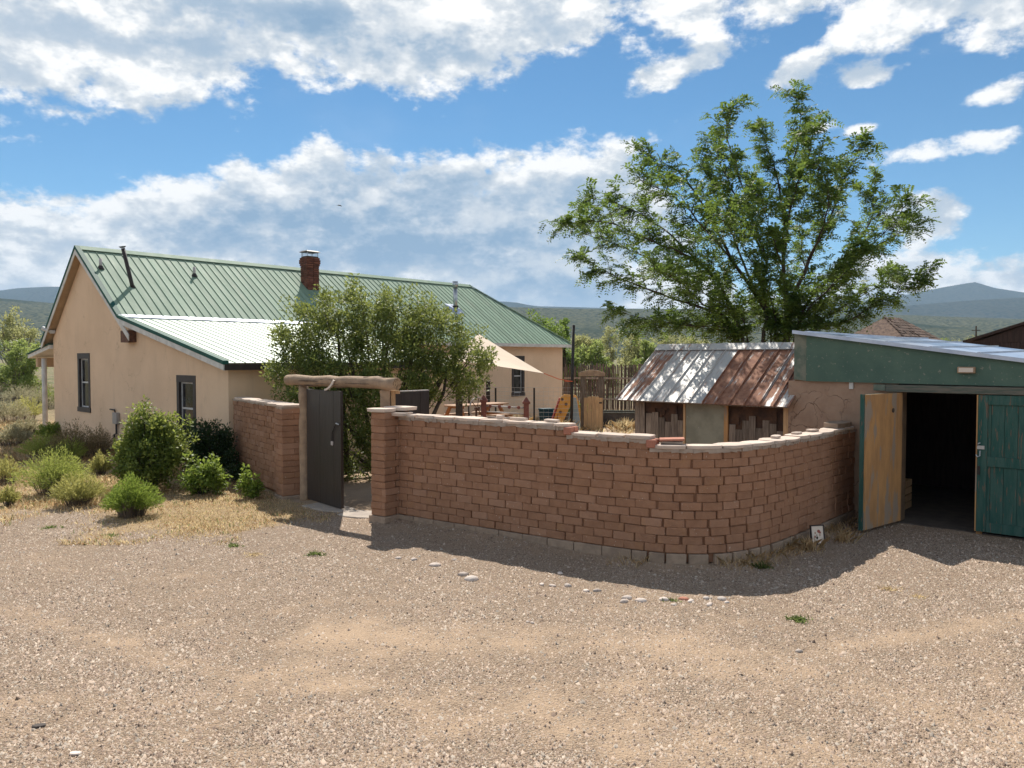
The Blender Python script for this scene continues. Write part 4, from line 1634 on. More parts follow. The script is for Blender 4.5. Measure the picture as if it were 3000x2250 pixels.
de.hexa([(-.125, -3.52, roof_zs(-3.52, 0) - .035), (-.105, -3.52, roof_zs(-3.52, 0) - .035), (-.105, 1.60, roof_zs(1.60, 0) - .035), (-.125, 1.60, roof_zs(1.60, 0) - .035)],
        [(-.125, -3.52, roof_zs(-3.52, 0) + .022), (-.105, -3.52, roof_zs(-3.52, 0) + .022), (-.105, 1.60, roof_zs(1.60, 0) + .022), (-.125, 1.60, roof_zs(1.60, 0) + .022)])
de.build('drip_edge', MATS['shed_roof_metal'], sroof)
MB().box(-.09, .055, -3.1, .17, 1.995, 2.10).build('lintel', MATS['beam_grey'], shed, bevel=.006)
MB().box(-.085, -.005, .175, .34, 2.01, 2.10).build('lintel_end', MATS['fascia_pale'], shed)
MB().box(-.03, .0, .66, .72, 2.02, 2.125).build('bracket', MATS['white_board'], shed)
lbx = MB().box(-.13, -.055, -1.02, -.80, 2.29, 2.38).build('wall_lamp', MATS['tan_box'], shed, bevel=.008)
MB().box(-.135, -.13, -1.0, -.82, 2.305, 2.365).build('lamp_lens', MATS['paper'], lbx)
MB().bar((.02, -1.085, 0), (.02, -1.085, 1.995), .05, .07).build('door_stop', MATS['plywood_orange'], shed)
MB().box(.03, .34, -.02, .018, -.1, 2.0).build('jamb', MATS['shelf_wood'], shed)
# right leaf, closed: framed and boarded
dr = MB().box(-.035, -.012, -2.18, -1.06, .05, 1.985).build('door', MATS['door_green'], shed)
for i in range(7):
    a, b_ = -2.18 + 1.12 * i / 7, -2.18 + 1.12 * (i + 1) / 7
    MB().box(-.047, -.036, a + .003, b_ - .003, .055, 1.98).build('board', MATS['door_green'], dr)
for z0_, z1_ in ((.05, .19), (.98, 1.12), (1.85, 1.985)):
    MB().box(-.072, -.048, -2.06, -1.18, z0_, z1_).build('rail', MATS['door_green'], dr, bevel=.004)
for y0_, y1_ in ((-1.178, -1.06), (-2.18, -2.062)):
    MB().box(-.074, -.048, y0_, y1_, .05, 1.985).build('stile', MATS['door_green'], dr, bevel=.004)
MB().box(-.074, -.012, -1.058, -1.042, .05, 1.985).build('door_edge', MATS['plywood_orange'], dr)
hs = MB().box(-.09, -.075, -1.15, -1.06, 1.22, 1.27)
hs.tube([(-.10, -1.10, 1.20), (-.105, -1.10, 1.13), (-.105, -1.07, 1.11), (-.10, -1.05, 1.14)], .009, 6)
hs.tube([(-.10, -1.07, 1.27), (-.11, -1.075, 1.30), (-.10, -1.10, 1.31)], .009, 6)
hs.build('hasp', MATS['galv'], dr)
MB().box(-.095, -.075, -1.10, -1.07, .86, .98).build('pull', MATS['black_iron'], dr)
# open leaf: local frame along the leaf
P_, Q_ = Vector((5.87, 11.57)), Vector((5.01, 10.89))
lw = (Q_ - P_).length
od = MB().box(0, lw, 0, .022, .05, 1.985).build('door', MATS['plywood_orange'], shed)
ang = math.atan2(Q_.y - P_.y, Q_.x - P_.x)
lv = Matrix.Rotation(-RZ, 4, 'Z') @ Vector((P_.x - SHED.x, P_.y - SHED.y, 0))
od.location = lv
od.rotation_euler = (0, 0, ang - RZ)
od['label'] = 'bare plywood inside face of the open door leaf'
for a, b_, z0_, z1_, nm in ((0, .11, .05, 1.985, 'stile'), (lw - .11, lw, .05, 1.985, 'stile'), (.112, lw - .112, .05, .19, 'rail'), (.112, lw - .112, .98, 1.12, 'rail'), (.112, lw - .112, 1.85, 1.985, 'rail')):
    MB().box(a, b_, -.055, -.004, z0_, z1_).build(nm, MATS['door_green'], od, bevel=.004)
MB().box(lw + .001, lw + .02, -.058, .0, .045, 1.99).build('edge_strip', MATS['door_green'], od)
kn = MB()
kn.tube([(.30, .022, 1.73), (.30, .03, 1.73)], .035, 10)
kn.build('knot', MATS['bark'], od)
MB().box(.02, 4.1, -3.1, 1.36, -.05, .012).build('shade_floor', MATS['bed_board'], shed)  # dark slab added over the pale ground, painting the shade indoors
# things in the dark of the shed
sb = MB()
for z_ in (.5, 1.0, 1.5):
    sb.box(.9, 3.6, .95, 1.34, z_, z_ + .03)
for x_ in (.95, 2.2, 3.5):
    sb.box(x_, x_ + .06, .95, 1.0, 0, 1.8)
sb.build('shelf', MATS['shelf_wood'], shed)

# ================================================================== small coop with rusty roof
coop = empty('chicken_coop', (SHED.x, SHED.y, 0), RZ, 'small weathered wooden coop with rusty metal roof behind the curved wall', 'coop')
CL, CR, RW, RZH = 4.73, 1.72, 1.27, 2.72
MB().box(.10, .13, CR, CL, 0, 1.78).build('wall', MATS['tar_paper'], coop)
MB().box(.13, 2.4, CL - .03, CL, 0, 1.78).build('wall', MATS['grey_wood'], coop)
MB().box(.13, 2.4, CR, CR + .03, 0, 1.78).build('wall', MATS['grey_wood'], coop)
MB().box(2.4, 2.43, CR, CL, 0, 1.78).build('wall', MATS['grey_wood'], coop)
ge = MB()
for y_ in (CL - .03, CR):
    ge.hexa([(.1, y_, 1.782), (2.43, y_, 1.782), (RW, y_, RZH - .06)], [(.1, y_ + .03, 1.782), (2.43, y_ + .03, 1.782), (RW, y_ + .03, RZH - .06)])
ge.build('gable', MATS['grey_wood'], coop)


def tpx(px):
    """position along the front (local y) of a pixel column"""
    k = (px - 1500) / 2250
    return (SHED.x - k * SHED.y) / (-UX + k * UY)


def planks(x0, x1, n, mat, xf, z0, z1, jag=0.0, th=.02):
    ya, yb = tpx(x0), tpx(x1)
    for i in range(n):
        a = ya + (yb - ya) * i / n
        b2 = ya + (yb - ya) * (i + 1) / n
        o = MB().box(xf + random.uniform(-.004, .004), xf + th, min(a, b2) + .003, max(a, b2) - .003, z0, z1 - random.uniform(0, jag)).build('plank', MATS[mat], coop)


planks(1857, 1886, 2, 'grey_wood', .04, 0, 1.76)
planks(1887, 2000, 6, 'grey_wood', .066, 0, 1.56, .26)
planks(2132, 2293, 8, 'grey_wood', .066, 0, 1.54, .30)
MB().box(.02, .08, tpx(2314), tpx(2295), 0, 1.75).build('corner_post', MATS['cedar'], coop)
MB().box(.03, .07, tpx(2006), tpx(2000), .5, 1.72).build('casing', MATS['cedar'], coop)
MB().box(.03, .07, tpx(2131), tpx(2120), .5, 1.72).build('casing', MATS['plywood_orange'], coop)
MB().box(.03, .068, tpx(2120) + .002, tpx(2006) - .002, .60, .66).build('casing', MATS['cedar'], coop)
MB().box(.045, .06, tpx(2119), tpx(2007), .66, 1.72).build('panel', MATS['board_panel'], coop)
for (x0, x1, zt, zb) in ((1887, 2000, 1.74, 1.36), (2132, 2293, 1.74, 1.30)):
    ya, yb = tpx(x1), tpx(x0)
    n = 16
    mt_ = MB()
    for i in range(n):
        a, b2 = ya + (yb - ya) * i / n, ya + (yb - ya) * (i + 1) / n
        h0 = zb + .22 * random.random() + .12 * math.sin(i * 1.3)
        mt_.box(.072, .082, a, b2, h0, zt)
    mt_.build('torn_tar_paper', MATS['tar_paper'], coop)
for i in range(4):
    y_ = CR + .35 + i * .75
    MB().bar((-.18, y_, 1.70), (.12, y_, 1.93), .05, .07).build('rafter', MATS['shelf_wood'], coop)
EX, EZ = -.25, 1.715
sl_ = (RZH - EZ) / (RW - EX)
cd_ = MB()
cd_.hexa([(EX + .02, 1.60, EZ - .03), (EX + .02, 4.94, EZ - .03), (RW, 4.94, RZH - .04), (RW, 1.60, RZH - .04)], [(EX + .02, 1.60, EZ - .004), (EX + .02, 4.94, EZ - .004), (RW, 4.94, RZH - .012), (RW, 1.60, RZH - .012)])
cd_.hexa([(RW, 1.60, RZH - .04), (RW, 4.94, RZH - .04), (RW * 2 - EX, 4.94, EZ - .03), (RW * 2 - EX, 1.60, EZ - .03)], [(RW, 1.60, RZH - .012), (RW, 4.94, RZH - .012), (RW * 2 - EX, 4.94, EZ), (RW * 2 - EX, 1.60, EZ)])
croof = cd_.build('roof', MATS['grey_wood'], coop)
kinds = ['sheet_mixed', 'sheet_mixed', 'sheet_galv', 'sheet_galv', 'sheet_galv', 'sheet_galv', 'sheet_galv', 'sheet_rust', 'sheet_rust', 'sheet_rust', 'sheet_rust', 'sheet_mixed', 'sheet_mixed']
n = len(kinds)
yl, yr = 4.96, 1.58
for i in range(n):
    a, b2 = yl + (yr - yl) * i / n, yl + (yr - yl) * (i + 1) / n
    jz = random.uniform(-.012, .012)
    o = panel(croof, MATS[kinds[i]], (EX - .02 + jz, a, EZ - .014), (EX - .02 + jz, b2, EZ - .014), (RW, a, RZH), (RW, b2, RZH), (-(RZH - EZ), 0, RW - EX), rib=.030)
rcap = MB()
rcap.hexa([(RW - .15, 1.58, RZH - .15 * sl_ + .045), (RW - .15, 4.97, RZH - .15 * sl_ + .045), (RW, 4.97, RZH + .06), (RW, 1.58, RZH + .06)], [(RW - .15, 1.58, RZH - .15 * sl_ + .055), (RW - .15, 4.97, RZH - .15 * sl_ + .055), (RW, 4.97, RZH + .075), (RW, 1.58, RZH + .075)])
rcap.build('ridge_cap', MATS['sheet_galv'], croof)

# ================================================================== trees and shrubs


def join_parts(blocks):
    Vs, Fs, b = [], [], 0
    for V_, F_ in blocks:
        Vs.append(V_)
        Fs.append(F_ + b)
        b += len(V_)
    return np.concatenate(Vs), np.concatenate(Fs)


def resample(pts, step):
    pts = [Vector(p) for p in pts]
    pts = cat_rom(pts, 8)
    out = [pts[0]]
    acc = 0
    for a, b in zip(pts[:-1], pts[1:]):
        acc += (b - a).length
        if acc >= step:
            out.append(b)
            acc = 0
    if (out[-1] - pts[-1]).length > step * .3:
        out.append(pts[-1])
    return out


def locust():
    D0 = 18.2
    base = at(2235, 1000, D0)
    base.z = 0
    root = empty('locust_tree', base, 0, 'tall spreading locust tree with feathery leaves behind the coop', 'tree')
    rg = random.Random(21)

    def P(zx, zy, dy):
        zy = zy + max(0.0, 420 - zy) * .12
        zx = 1270 + (zx - 1270) * .955
        return at(1550 + zx / 1.7015, 200 + zy / 1.7015, D0 + dy)
    limbs = [  # (points in the crown sketch, depth change at the tip, base radius)
        ([(1165, 1380), (1185, 1190), (1150, 1080), (1185, 970), (1120, 800), (1040, 550), (965, 290), (985, 190)], -.6, .12),
        ([(1290, 1380), (1290, 1200), (1268, 1000), (1275, 720), (1300, 560), (1345, 330), (1355, 200), (1330, 110)], .3, .15),
        ([(1275, 800), (1240, 560), (1180, 380), (1130, 270)], 1.4, .06),
        ([(1268, 900), (1320, 640), (1400, 430), (1420, 300)], -1.6, .06),
        ([(1060, 1380), (960, 1120), (820, 960), (600, 870), (350, 770), (140, 775)], -1.0, .11),
        ([(820, 960), (640, 800), (450, 690), (270, 650)], .8, .05),
        ([(1020, 1330), (830, 1160), (650, 1000), (450, 900), (240, 830)], 1.6, .08),
        ([(1110, 1220), (1000, 950), (880, 730), (720, 520), (530, 420)], .6, .09),
        ([(1000, 950), (860, 800), (700, 640), (540, 570)], -1.9, .05),
        ([(1120, 1150), (1010, 850), (930, 640), (860, 500)], 2.2, .06),
        ([(1185, 970), (1060, 740), (960, 520), (900, 360)], 1.0, .06),
        ([(1330, 1180), (1400, 960), (1520, 720), (1600, 520), (1665, 385)], .2, .10),
        ([(1400, 960), (1480, 780), (1500, 600), (1450, 480)], -2.0, .05),
        ([(1350, 1260), (1500, 1060), (1700, 910), (1850, 760), (1905, 680)], -.5, .10),
        ([(1500, 1060), (1650, 880), (1740, 720), (1720, 600)], 1.7, .06),
        ([(1700, 910), (1820, 850), (1925, 800)], -1.3, .04),
        ([(1390, 1360), (1600, 1260), (1800, 1150), (2020, 1035)], -.6, .08),
        ([(1420, 1330), (1600, 1180), (1760, 1090), (1880, 1030)], 1.8, .06),
        ([(1010, 1350), (800, 1290), (560, 1250), (390, 1210)], -.8, .07),
        ([(940, 1240), (700, 1150), (420, 1050), (230, 945)], -.2, .07),
        ([(1040, 1370), (900, 1300), (700, 1290), (480, 1290)], 1.6, .05),
        ([(1230, 1300), (1150, 1050), (1050, 880), (960, 760)], -2.6, .07),
        ([(1300, 1280), (1380, 1050), (1350, 800), (1380, 620)], 2.6, .07),
        ([(1280, 1260), (1260, 1000), (1200, 800), (1150, 640)], -2.9, .07),
        ([(1350, 1300), (1470, 1130), (1600, 1010), (1680, 900)], -2.7, .06),
        ([(1080, 1330), (950, 1180), (760, 1080), (600, 1000)], -2.6, .06),
        ([(1200, 1320), (1120, 1200), (900, 1000), (760, 840)], 2.8, .07),
    ]
    trunk = MB()
    twig = MB()
    stored = []
    O, Dv = [], []
    bz = Vector((base.x, base.y, -.1))
    for li, (zp, dy, r0) in enumerate(limbs):
        n = len(zp)
        pts = [P(x, y, dy * (k / (n - 1)) ** 1.1) for k, (x, y) in enumerate(zp)]
        if zp[0][1] <= 1250 and stored:
            nb_ = min((q_ for q_ in stored if q_[2] > 1.2), key=lambda q_: (q_ - pts[0]).length + abs(q_.y - pts[0].y) * .5)
            pts[0] = nb_.copy()
        if zp[0][1] > 1250:
            st = bz + Vector(((pts[0].x - bz.x) * .35, rg.uniform(-.15, .15), .1))
            pts = [st] + pts
        pts = resample(pts, .22)
        nn_ = len(pts)
        rad = [max(.007, .56 * r0 * (1 - .93 * k / (nn_ - 1)) ** 1.15) for k in range(nn_)]
        pts2 = [p + Vector((rg.uniform(-.02, .02), rg.uniform(-.03, .03), rg.uniform(-.02, .02))) for p in pts]
        trunk.tube([p - base for p in pts2], rad, 7)
        stored += pts2
        L_ = nn_ * .22
        for k in range(2, nn_):
            t = k / (nn_ - 1)
            if pts2[k].z < 2.7 or t < .14:
                continue
            for rep in range(3 if t > .38 else 2):
                if rg.random() < .12:
                    continue
                tan = (pts2[k] - pts2[k - 1]).normalized()
                rv = Vector((rg.gauss(0, 1), rg.gauss(0, 1), rg.gauss(0, .8)))
                side = (rv - tan * rv.dot(tan)).normalized()
                d = (tan * .75 + side * .8 + Vector((0, 0, .22))).normalized()
                bl = rg.uniform(.26, .74) * (1.05 - .40 * t)
                m_ = max(3, int(bl / .13))
                p = pts2[k].copy()
                br = [p.copy()]
                for q_ in range(m_):
                    d = (d + Vector((rg.gauss(0, .16), rg.gauss(0, .16), rg.gauss(0, .12)))).normalized()
                    p = p + d * (bl / m_)
                    br.append(p.copy())
                    if q_ > 0 or t > .3:
                        nf = 4
                        for _ in range(nf):
                            fd = (d * .7 + Vector((rg.gauss(0, .7), rg.gauss(0, .7), rg.gauss(0, .45)))).normalized()
                            O.append(p + Vector((rg.gauss(0, .03),) * 3))
                            Dv.append(fd)
                twig.tube([q - base for q in br], [.010 - .007 * i / (len(br) - 1) for i in range(len(br))], 3, cap=False)
    trunk.build('trunk', MATS['bark'], root, True)
    tag(twig.build('branch', MATS['bark'], root), kind='stuff')
    # compound leaves: a drooping midrib with pairs of leaflets
    O = np.array([tuple(o - base) for o in O])
    Dv = unit(np.array([tuple(d) for d in Dv]))
    n = len(O)
    Lf = RNG.uniform(.17, .32, n)
    up = np.tile(np.array([0, 0, 1.0]), (n, 1)) + RNG.normal(0, .35, (n, 3))
    side = unit(np.cross(Dv, up))
    nrm = np.cross(side, Dv)
    K = 6
    Vs, Fs = [], []
    b = 0
    for k in range(K):
        t = (k + .6) / K
        c_ = O + Dv * (Lf * t)[:, None] - np.array([0, 0, 1.0]) * (Lf * .38 * t * t)[:, None]
        for s_ in (-1, 1):
            ld = side * s_ + Dv * .45 - np.array([0, 0, .12]) + RNG.normal(0, .16, (n, 3))
            ll = Lf * .35 * (1 - .45 * abs(t - .45)) * RNG.uniform(.8, 1.15, n)
            V_, F_ = leaf_quads(c_, ld, nrm + RNG.normal(0, .35, (n, 3)), ll, ll * .44)
            Vs.append(V_)
            Fs.append(F_ + b)
            b += len(V_)
    me = np_mesh('crown', np.concatenate(Vs), np.concatenate(Fs))
    link_mesh('crown', me, MATS['leaf_locust'], root)
    return n


N_FRONDS = locust()


def bush(name, label, cat, base, ells, nclump, nleaf, ll, mat, bark='bark', stems=7, group=None, cr=.20, shell=.55, up=.25, stem_r=.03, extra=None, flat=1.0, sprout=0):
    """woody shrub or tree: stems to clumps of leaves that fill ellipsoids (cx, cy, cz, rx, ry, rz) in world units round base"""
    base = Vector(base)
    root = empty(name, base, 0, label, cat, group)
    w_ = np.array([e[3] * e[4] * e[5] for e in ells]) ** .8
    idx = RNG.choice(len(ells), nclump, p=w_ / w_.sum())
    E_ = np.array(ells)[idx]
    d = rand_unit(nclump)
    r = (shell + (1 - shell) * RNG.random(nclump)) ** .8
    cen = E_[:, :3] + d * r[:, None] * E_[:, 3:] * RNG.uniform(.74, 1.24, (nclump, 1))
    if sprout:
        j = RNG.choice(nclump, sprout)
        tops = cen[j] * 1.0
        tops[:, 2] = tops[:, 2] + RNG.uniform(.1, .30, sprout)
        keep = d[j, 2] > .2
        cen = np.concatenate([cen, tops[keep]])
    cen = cen[cen[:, 2] > .06]
    nclump = len(cen)
    # stems
    st = MB()
    rg = random.Random(int(abs(base.x * 100)) + nclump)
    for i in range(stems):
        tgt = cen[rg.randrange(nclump)]
        p0 = Vector((rg.gauss(0, .05), rg.gauss(0, .05), -.05))
        tg = Vector(tgt)
        m1 = p0.lerp(tg, .35) + Vector((rg.gauss(0, .08), rg.gauss(0, .08), .12 * tg.z))
        m2 = p0.lerp(tg, .7) + Vector((rg.gauss(0, .08), rg.gauss(0, .08), .08 * tg.z))
        st.tube([p0, m1, m2, tg], [stem_r, stem_r * .7, stem_r * .45, stem_r * .2], 6)
    for i in range(min(nclump, stems * 6)):
        tg = Vector(cen[rg.randrange(nclump)])
        p0 = tg * rg.uniform(.45, .7)
        p0.z = max(.1, p0.z)
        st.tube([p0, p0.lerp(tg, .5) + Vector((rg.gauss(0, .04), rg.gauss(0, .04), .03)), tg], [stem_r * .3, stem_r * .22, stem_r * .1], 4, cap=False)
    if extra:
        for pts, rr in extra:
            st.tube(pts, [rr * (1 - .55 * i / (len(pts) - 1)) for i in range(len(pts))], 7)
    st.build('trunk', MATS[bark], root, True)
    n = nclump * nleaf
    c_ = np.repeat(cen, nleaf, 0)
    cs = np.repeat(RNG.uniform(.6, 1.25, nclump) * cr, nleaf)[:, None]
    off = rand_unit(n) * (RNG.random((n, 1)) ** .5) * cs
    off[:, 2] *= flat
    p = c_ + off
    p[:, 2] = np.maximum(p[:, 2], .02)
    ld = off / cs * .8 + RNG.normal(0, .55, (n, 3)) + np.array([0, 0, up])
    L_ = RNG.uniform(.65, 1.25, n) * ll
    V_, F_ = leaf_quads(p, ld, RNG.normal(0, .6, (n, 3)) + np.array([0, 0, 1.0]), L_, L_ * .52)
    link_mesh('crown', np_mesh('crown', V_, F_), MATS[mat], root)
    return root


def E_px(px, py, rx, ry, Y, rdep, base):
    """ellipsoid given in the sketch, at distance Y"""
    c_ = at(px, py + 8, Y)
    k = Y / 2250
    return (c_.x - base[0], c_.y - base[1], c_.z - base[2], rx * k, rdep, ry * k)


# big flowering shrub behind the gateway
bb = (-2.75, 16.3, 0)
lil = [E_px(900, 960, 95, 85, 16.2, .75, bb), E_px(1010, 930, 140, 85, 16.5, .95, bb), E_px(1150, 950, 165, 90, 16.6, 1.0, bb), E_px(1270, 1005, 130, 95, 16.7, .95, bb),
       E_px(1365, 1070, 100, 95, 16.6, .8, bb), E_px(880, 1090, 100, 110, 15.9, .7, bb), E_px(1000, 1080, 140, 110, 16.0, .9, bb), E_px(1150, 1080, 140, 95, 16.2, .9, bb),
       E_px(1260, 1100, 110, 60, 16.4, .8, bb), E_px(980, 1240, 130, 130, 15.7, .7, bb), E_px(1080, 1250, 80, 130, 15.6, .6, bb), E_px(820, 1040, 45, 60, 16.1, .4, bb), E_px(1045, 1330, 110, 75, 15.9, .6, bb), E_px(930, 1320, 90, 75, 15.9, .5, bb)]
tb = lambda px, py, Y: Vector(at(px, py, Y)) - Vector(bb)
ex = [([tb(1215, 1330, 16.4), tb(1240, 1200, 16.4), tb(1280, 1140, 16.4), tb(1310, 1080, 16.5)], .065), ([tb(1240, 1300, 16.3), tb(1270, 1215, 16.3), tb(1300, 1150, 16.3), tb(1310, 1080, 16.5)], .055),
      ([tb(1190, 1330, 16.5), tb(1215, 1190, 16.5), tb(1250, 1155, 16.5), tb(1290, 1110, 16.5)], .05), ([tb(1020, 1390, 16), tb(1010, 1250, 16), tb(1000, 1100, 16.1), tb(990, 980, 16.2)], .06),
      ([tb(1100, 1390, 16.2), tb(1110, 1200, 16.2), tb(1130, 1050, 16.3), tb(1150, 950, 16.4)], .055)]
bush('lilac_shrub', 'large round olive green shrub rising behind the log gateway', 'shrub', bb, lil, 560, 96, .074, 'leaf_lilac', stems=14, cr=.23, shell=.62, up=.3, extra=ex, stem_r=.035, sprout=120)

# shrubs along the left
def P0(px, py):
    d = 5625.0 / (py - 1050)
    return ((px - 1500) / 2250 * d, d, 0)


p = P0(437, 1440)
bush('leafy_bush', 'rounded bright green leafy bush in front of the gable wall', 'bush', p, [(0, 0, .55, .64, .56, .50), (-.05, .05, 1.02, .42, .38, .40), (.32, .05, .90, .33, .33, .40), (-.1, .1, 1.38, .18, .18, .24), (-.36, 0, .66, .33, .33, .36)],
     300, 54, .074, 'leaf_bush', stems=10, cr=.15, shell=.42, sprout=110)
p = P0(612, 1405)
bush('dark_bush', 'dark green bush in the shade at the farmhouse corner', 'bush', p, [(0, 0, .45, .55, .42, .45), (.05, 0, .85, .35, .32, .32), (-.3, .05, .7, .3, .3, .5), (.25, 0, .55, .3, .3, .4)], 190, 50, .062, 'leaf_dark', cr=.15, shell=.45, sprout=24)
p = P0(590, 1450)
bush('leafy_plant', 'low bright green leafy plant beside the rounded bush', 'plant', p, [(0, 0, .24, .40, .34, .26), (.1, 0, .36, .24, .22, .18)], 90, 34, .075, 'leaf_bright', cr=.12, shell=.4, stems=6, stem_r=.012, sprout=14)
p = P0(722, 1463)
bush('leafy_plant', 'small upright bright green plant near the gate wall pillar', 'plant', p, [(-.05, 0, .26, .09, .09, .20), (.12, 0, .14, .16, .14, .13)], 34, 26, .07, 'leaf_bright', cr=.08, shell=.3, stems=4, stem_r=.01, sprout=4)
p = P0(710, 1415)
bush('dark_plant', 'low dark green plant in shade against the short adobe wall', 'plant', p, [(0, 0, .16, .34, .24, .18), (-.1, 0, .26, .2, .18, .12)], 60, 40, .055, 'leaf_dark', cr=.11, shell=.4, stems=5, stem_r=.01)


def brush(name, label, cat, base, w_, h_, n, mat, group=None, fan=1.0, twigm='twig', leaf=(.05, .010)):
    """broom-like shrub: many fine upright stems that fan from the root, leafy in the upper half"""
    root = empty(name, base, RNG.uniform(0, 6.28), label, cat, group)
    a = RNG.uniform(0, 2 * np.pi, n)
    lob = 1 + .16 * np.sin(3 * a + RNG.uniform(0, 6)) + .12 * np.sin(5 * a + RNG.uniform(0, 6))
    rr0 = np.sqrt(RNG.random(n)) * .5 * w_
    rr = rr0 * lob
    tip = np.stack([np.cos(a) * rr, np.sin(a) * rr, h_ * (1 - .58 * (rr0 / (.5 * w_)) ** 2.0) * RNG.uniform(.62, 1.08, n) * (1 + .12 * np.sin(2 * a + RNG.uniform(0, 6)))], 1)
    b0 = np.stack([np.cos(a) * rr * .42, np.sin(a) * rr * .42, np.zeros(n)], 1)
    mid = b0 + (tip - b0) * .5 + np.stack([np.cos(a) * rr * .16, np.sin(a) * rr * .16, np.zeros(n)], 1) * -fan + np.array([0, 0, .06]) * h_
    wv = unit(np.stack([-np.sin(a + 1), np.cos(a + 1), np.zeros(n)], 1)) * .0035
    V_ = np.stack([b0 - wv, b0 + wv, mid + wv, mid - wv, tip], 1).reshape(-1, 3)
    i = np.arange(n)[:, None] * 5
    F4 = i + np.array([[0, 1, 2, 3]])
    sel = np.arange(0, n, 2)
    tag(link_mesh('twigs', np_mesh('twigs', V_, F4[sel]), MATS[twigm], root), kind='stuff')
    k = 11
    t = 1.05 - .62 * RNG.random((n, k)) ** 1.5
    q = mid[:, None, :] + (tip - mid)[:, None, :] * ((t - .5) * 2).clip(0, 1.05)[..., None]
    lo = b0[:, None, :] + (mid - b0)[:, None, :] * (t * 2).clip(0, 1)[..., None]
    p_ = np.where((t < .5)[..., None], lo, q).reshape(-1, 3)
    dd = np.repeat(unit(tip - mid), k, 0) + RNG.normal(0, .35, (n * k, 3))
    L_ = RNG.uniform(.7, 1.3, n * k) * leaf[0]
    V2, F2 = leaf_quads(p_, dd, RNG.normal(0, 1, (n * k, 3)), L_, np.full(n * k, leaf[1]))
    tag(link_mesh('foliage', np_mesh('foliage', V2, F2), MATS[mat], root), kind='stuff')
    return root


g = 'rabbitbrush beside the house'
brush('rabbitbrush', 'large yellow-green rabbitbrush with grey twigs nearest the left edge', 'shrub', P0(157, 1450), 1.15, .78, 950, 'leaf_rabbit', g)
brush('rabbitbrush', 'pale green rabbitbrush half in dry grass, in front of the largest rabbitbrush', 'shrub', P0(222, 1482), .85, .50, 650, 'leaf_rabbit_yellow', g)
brush('rabbitbrush', 'bright green upright rabbitbrush at the edge of the gravel', 'shrub', P0(378, 1515), .88, .60, 900, 'leaf_bright', g)
brush('rabbitbrush', 'small round yellow rabbitbrush just left of the rounded leafy bush', 'shrub', P0(288, 1395), .46, .46, 360, 'leaf_rabbit_yellow', g)
brush('rabbitbrush', 'green rabbitbrush by the porch slab corner', 'shrub', P0(122, 1345), 1.05, .60, 620, 'leaf_rabbit', g)
brush('rabbitbrush', 'green rabbitbrush behind the largest one, against the stained wall', 'shrub', P0(205, 1352), .75, .50, 420, 'leaf_rabbit', g)
brush('dry_shrub', 'brown dry shrub against the foot of the gable wall', 'shrub', P0(212, 1345), 1.25, .85, 700, 'leaf_brown', fan=.6)
brush('dry_shrub', 'thin brown dry shrub under the meter box', 'shrub', P0(290, 1335), .8, .7, 380, 'leaf_brown', fan=.6)
brush('rabbitbrush', 'tiny yellow-green tuft at the left edge by the gravel', 'shrub', P0(18, 1484), .34, .30, 220, 'leaf_rabbit_yellow', g)
brush('rabbitbrush', 'low yellow-green brush half cut by the left edge', 'shrub', P0(10, 1420), .6, .5, 320, 'leaf_rabbit_yellow', g)
g = 'sagebrush beyond the porch'
for px, py, w_, h_, mt, lb in ((75, 1232, 1.5, .9, 'leaf_rabbit_yellow', 'yellow flowering sagebrush left of the porch post'), (25, 1240, 1.6, .95, 'leaf_sage', 'grey-tan sagebrush at the left edge beside the yellow one'),
                              (110, 1200, 1.8, 1.0, 'leaf_sage', 'pale sagebrush behind the yellow one, left of the porch post'), (60, 1178, 2.0, 1.0, 'leaf_sage', 'grey sagebrush in the middle of the scrub left of the porch'),
                              (140, 1196, 1.6, 1.1, 'leaf_bush', 'green bush right behind the porch post'), (12, 1168, 2.4, 1.1, 'leaf_sage', 'tan sagebrush far back at the left edge'),
                              (100, 1158, 2.4, 1.2, 'leaf_brown', 'brown brush in the shade behind the scrub'), (40, 1145, 2.6, 1.2, 'leaf_brown', 'dark brown brush below the big green bush'),
                              (150, 1290, .8, .5, 'leaf_bright', 'low green weeds beside the porch slab'), (75, 1277, 1.2, .5, 'leaf_sage', 'low pale brush in front of the porch'), (30, 1305, 1.2, .5, 'leaf_sage', 'low straw-grey brush at the left edge')):
    brush('sagebrush', lb, 'shrub', P0(px, py), w_, h_, 330, mt, g, leaf=(.08, .02))


def far_tree(name, label, px, top, bot_w, Y, mat, bark='bark_pale', n=(120, 60), leaf=.16, lobes=7, group=None, shell=.5, seed=0, basez=0.0, aspect=.8, low=.25):
    rg = random.Random(seed)
    b_ = at(px, 1050, Y)
    b_.z = 0
    tz = at(px, top, Y).z
    w_ = bot_w / 2250 * Y
    h = tz
    els = []
    for i in range(lobes):
        a = rg.uniform(-1, 1)
        zc = h * rg.uniform(low + .1, .84)
        rw = w_ * .5 * rg.uniform(.35, .55)
        els.append((a * w_ * .32, rg.uniform(-.3, .3) * w_, zc, rw, rw, min(rw * aspect, h - zc, zc)))
    els.append((0, 0, h * .80, w_ * .22, w_ * .22, h * .19))
    return bush(name, label, 'tree', b_, els, n[0], n[1], leaf, mat, bark, stems=9, group=group, cr=w_ * .075, shell=shell, stem_r=.012 * h + .03)


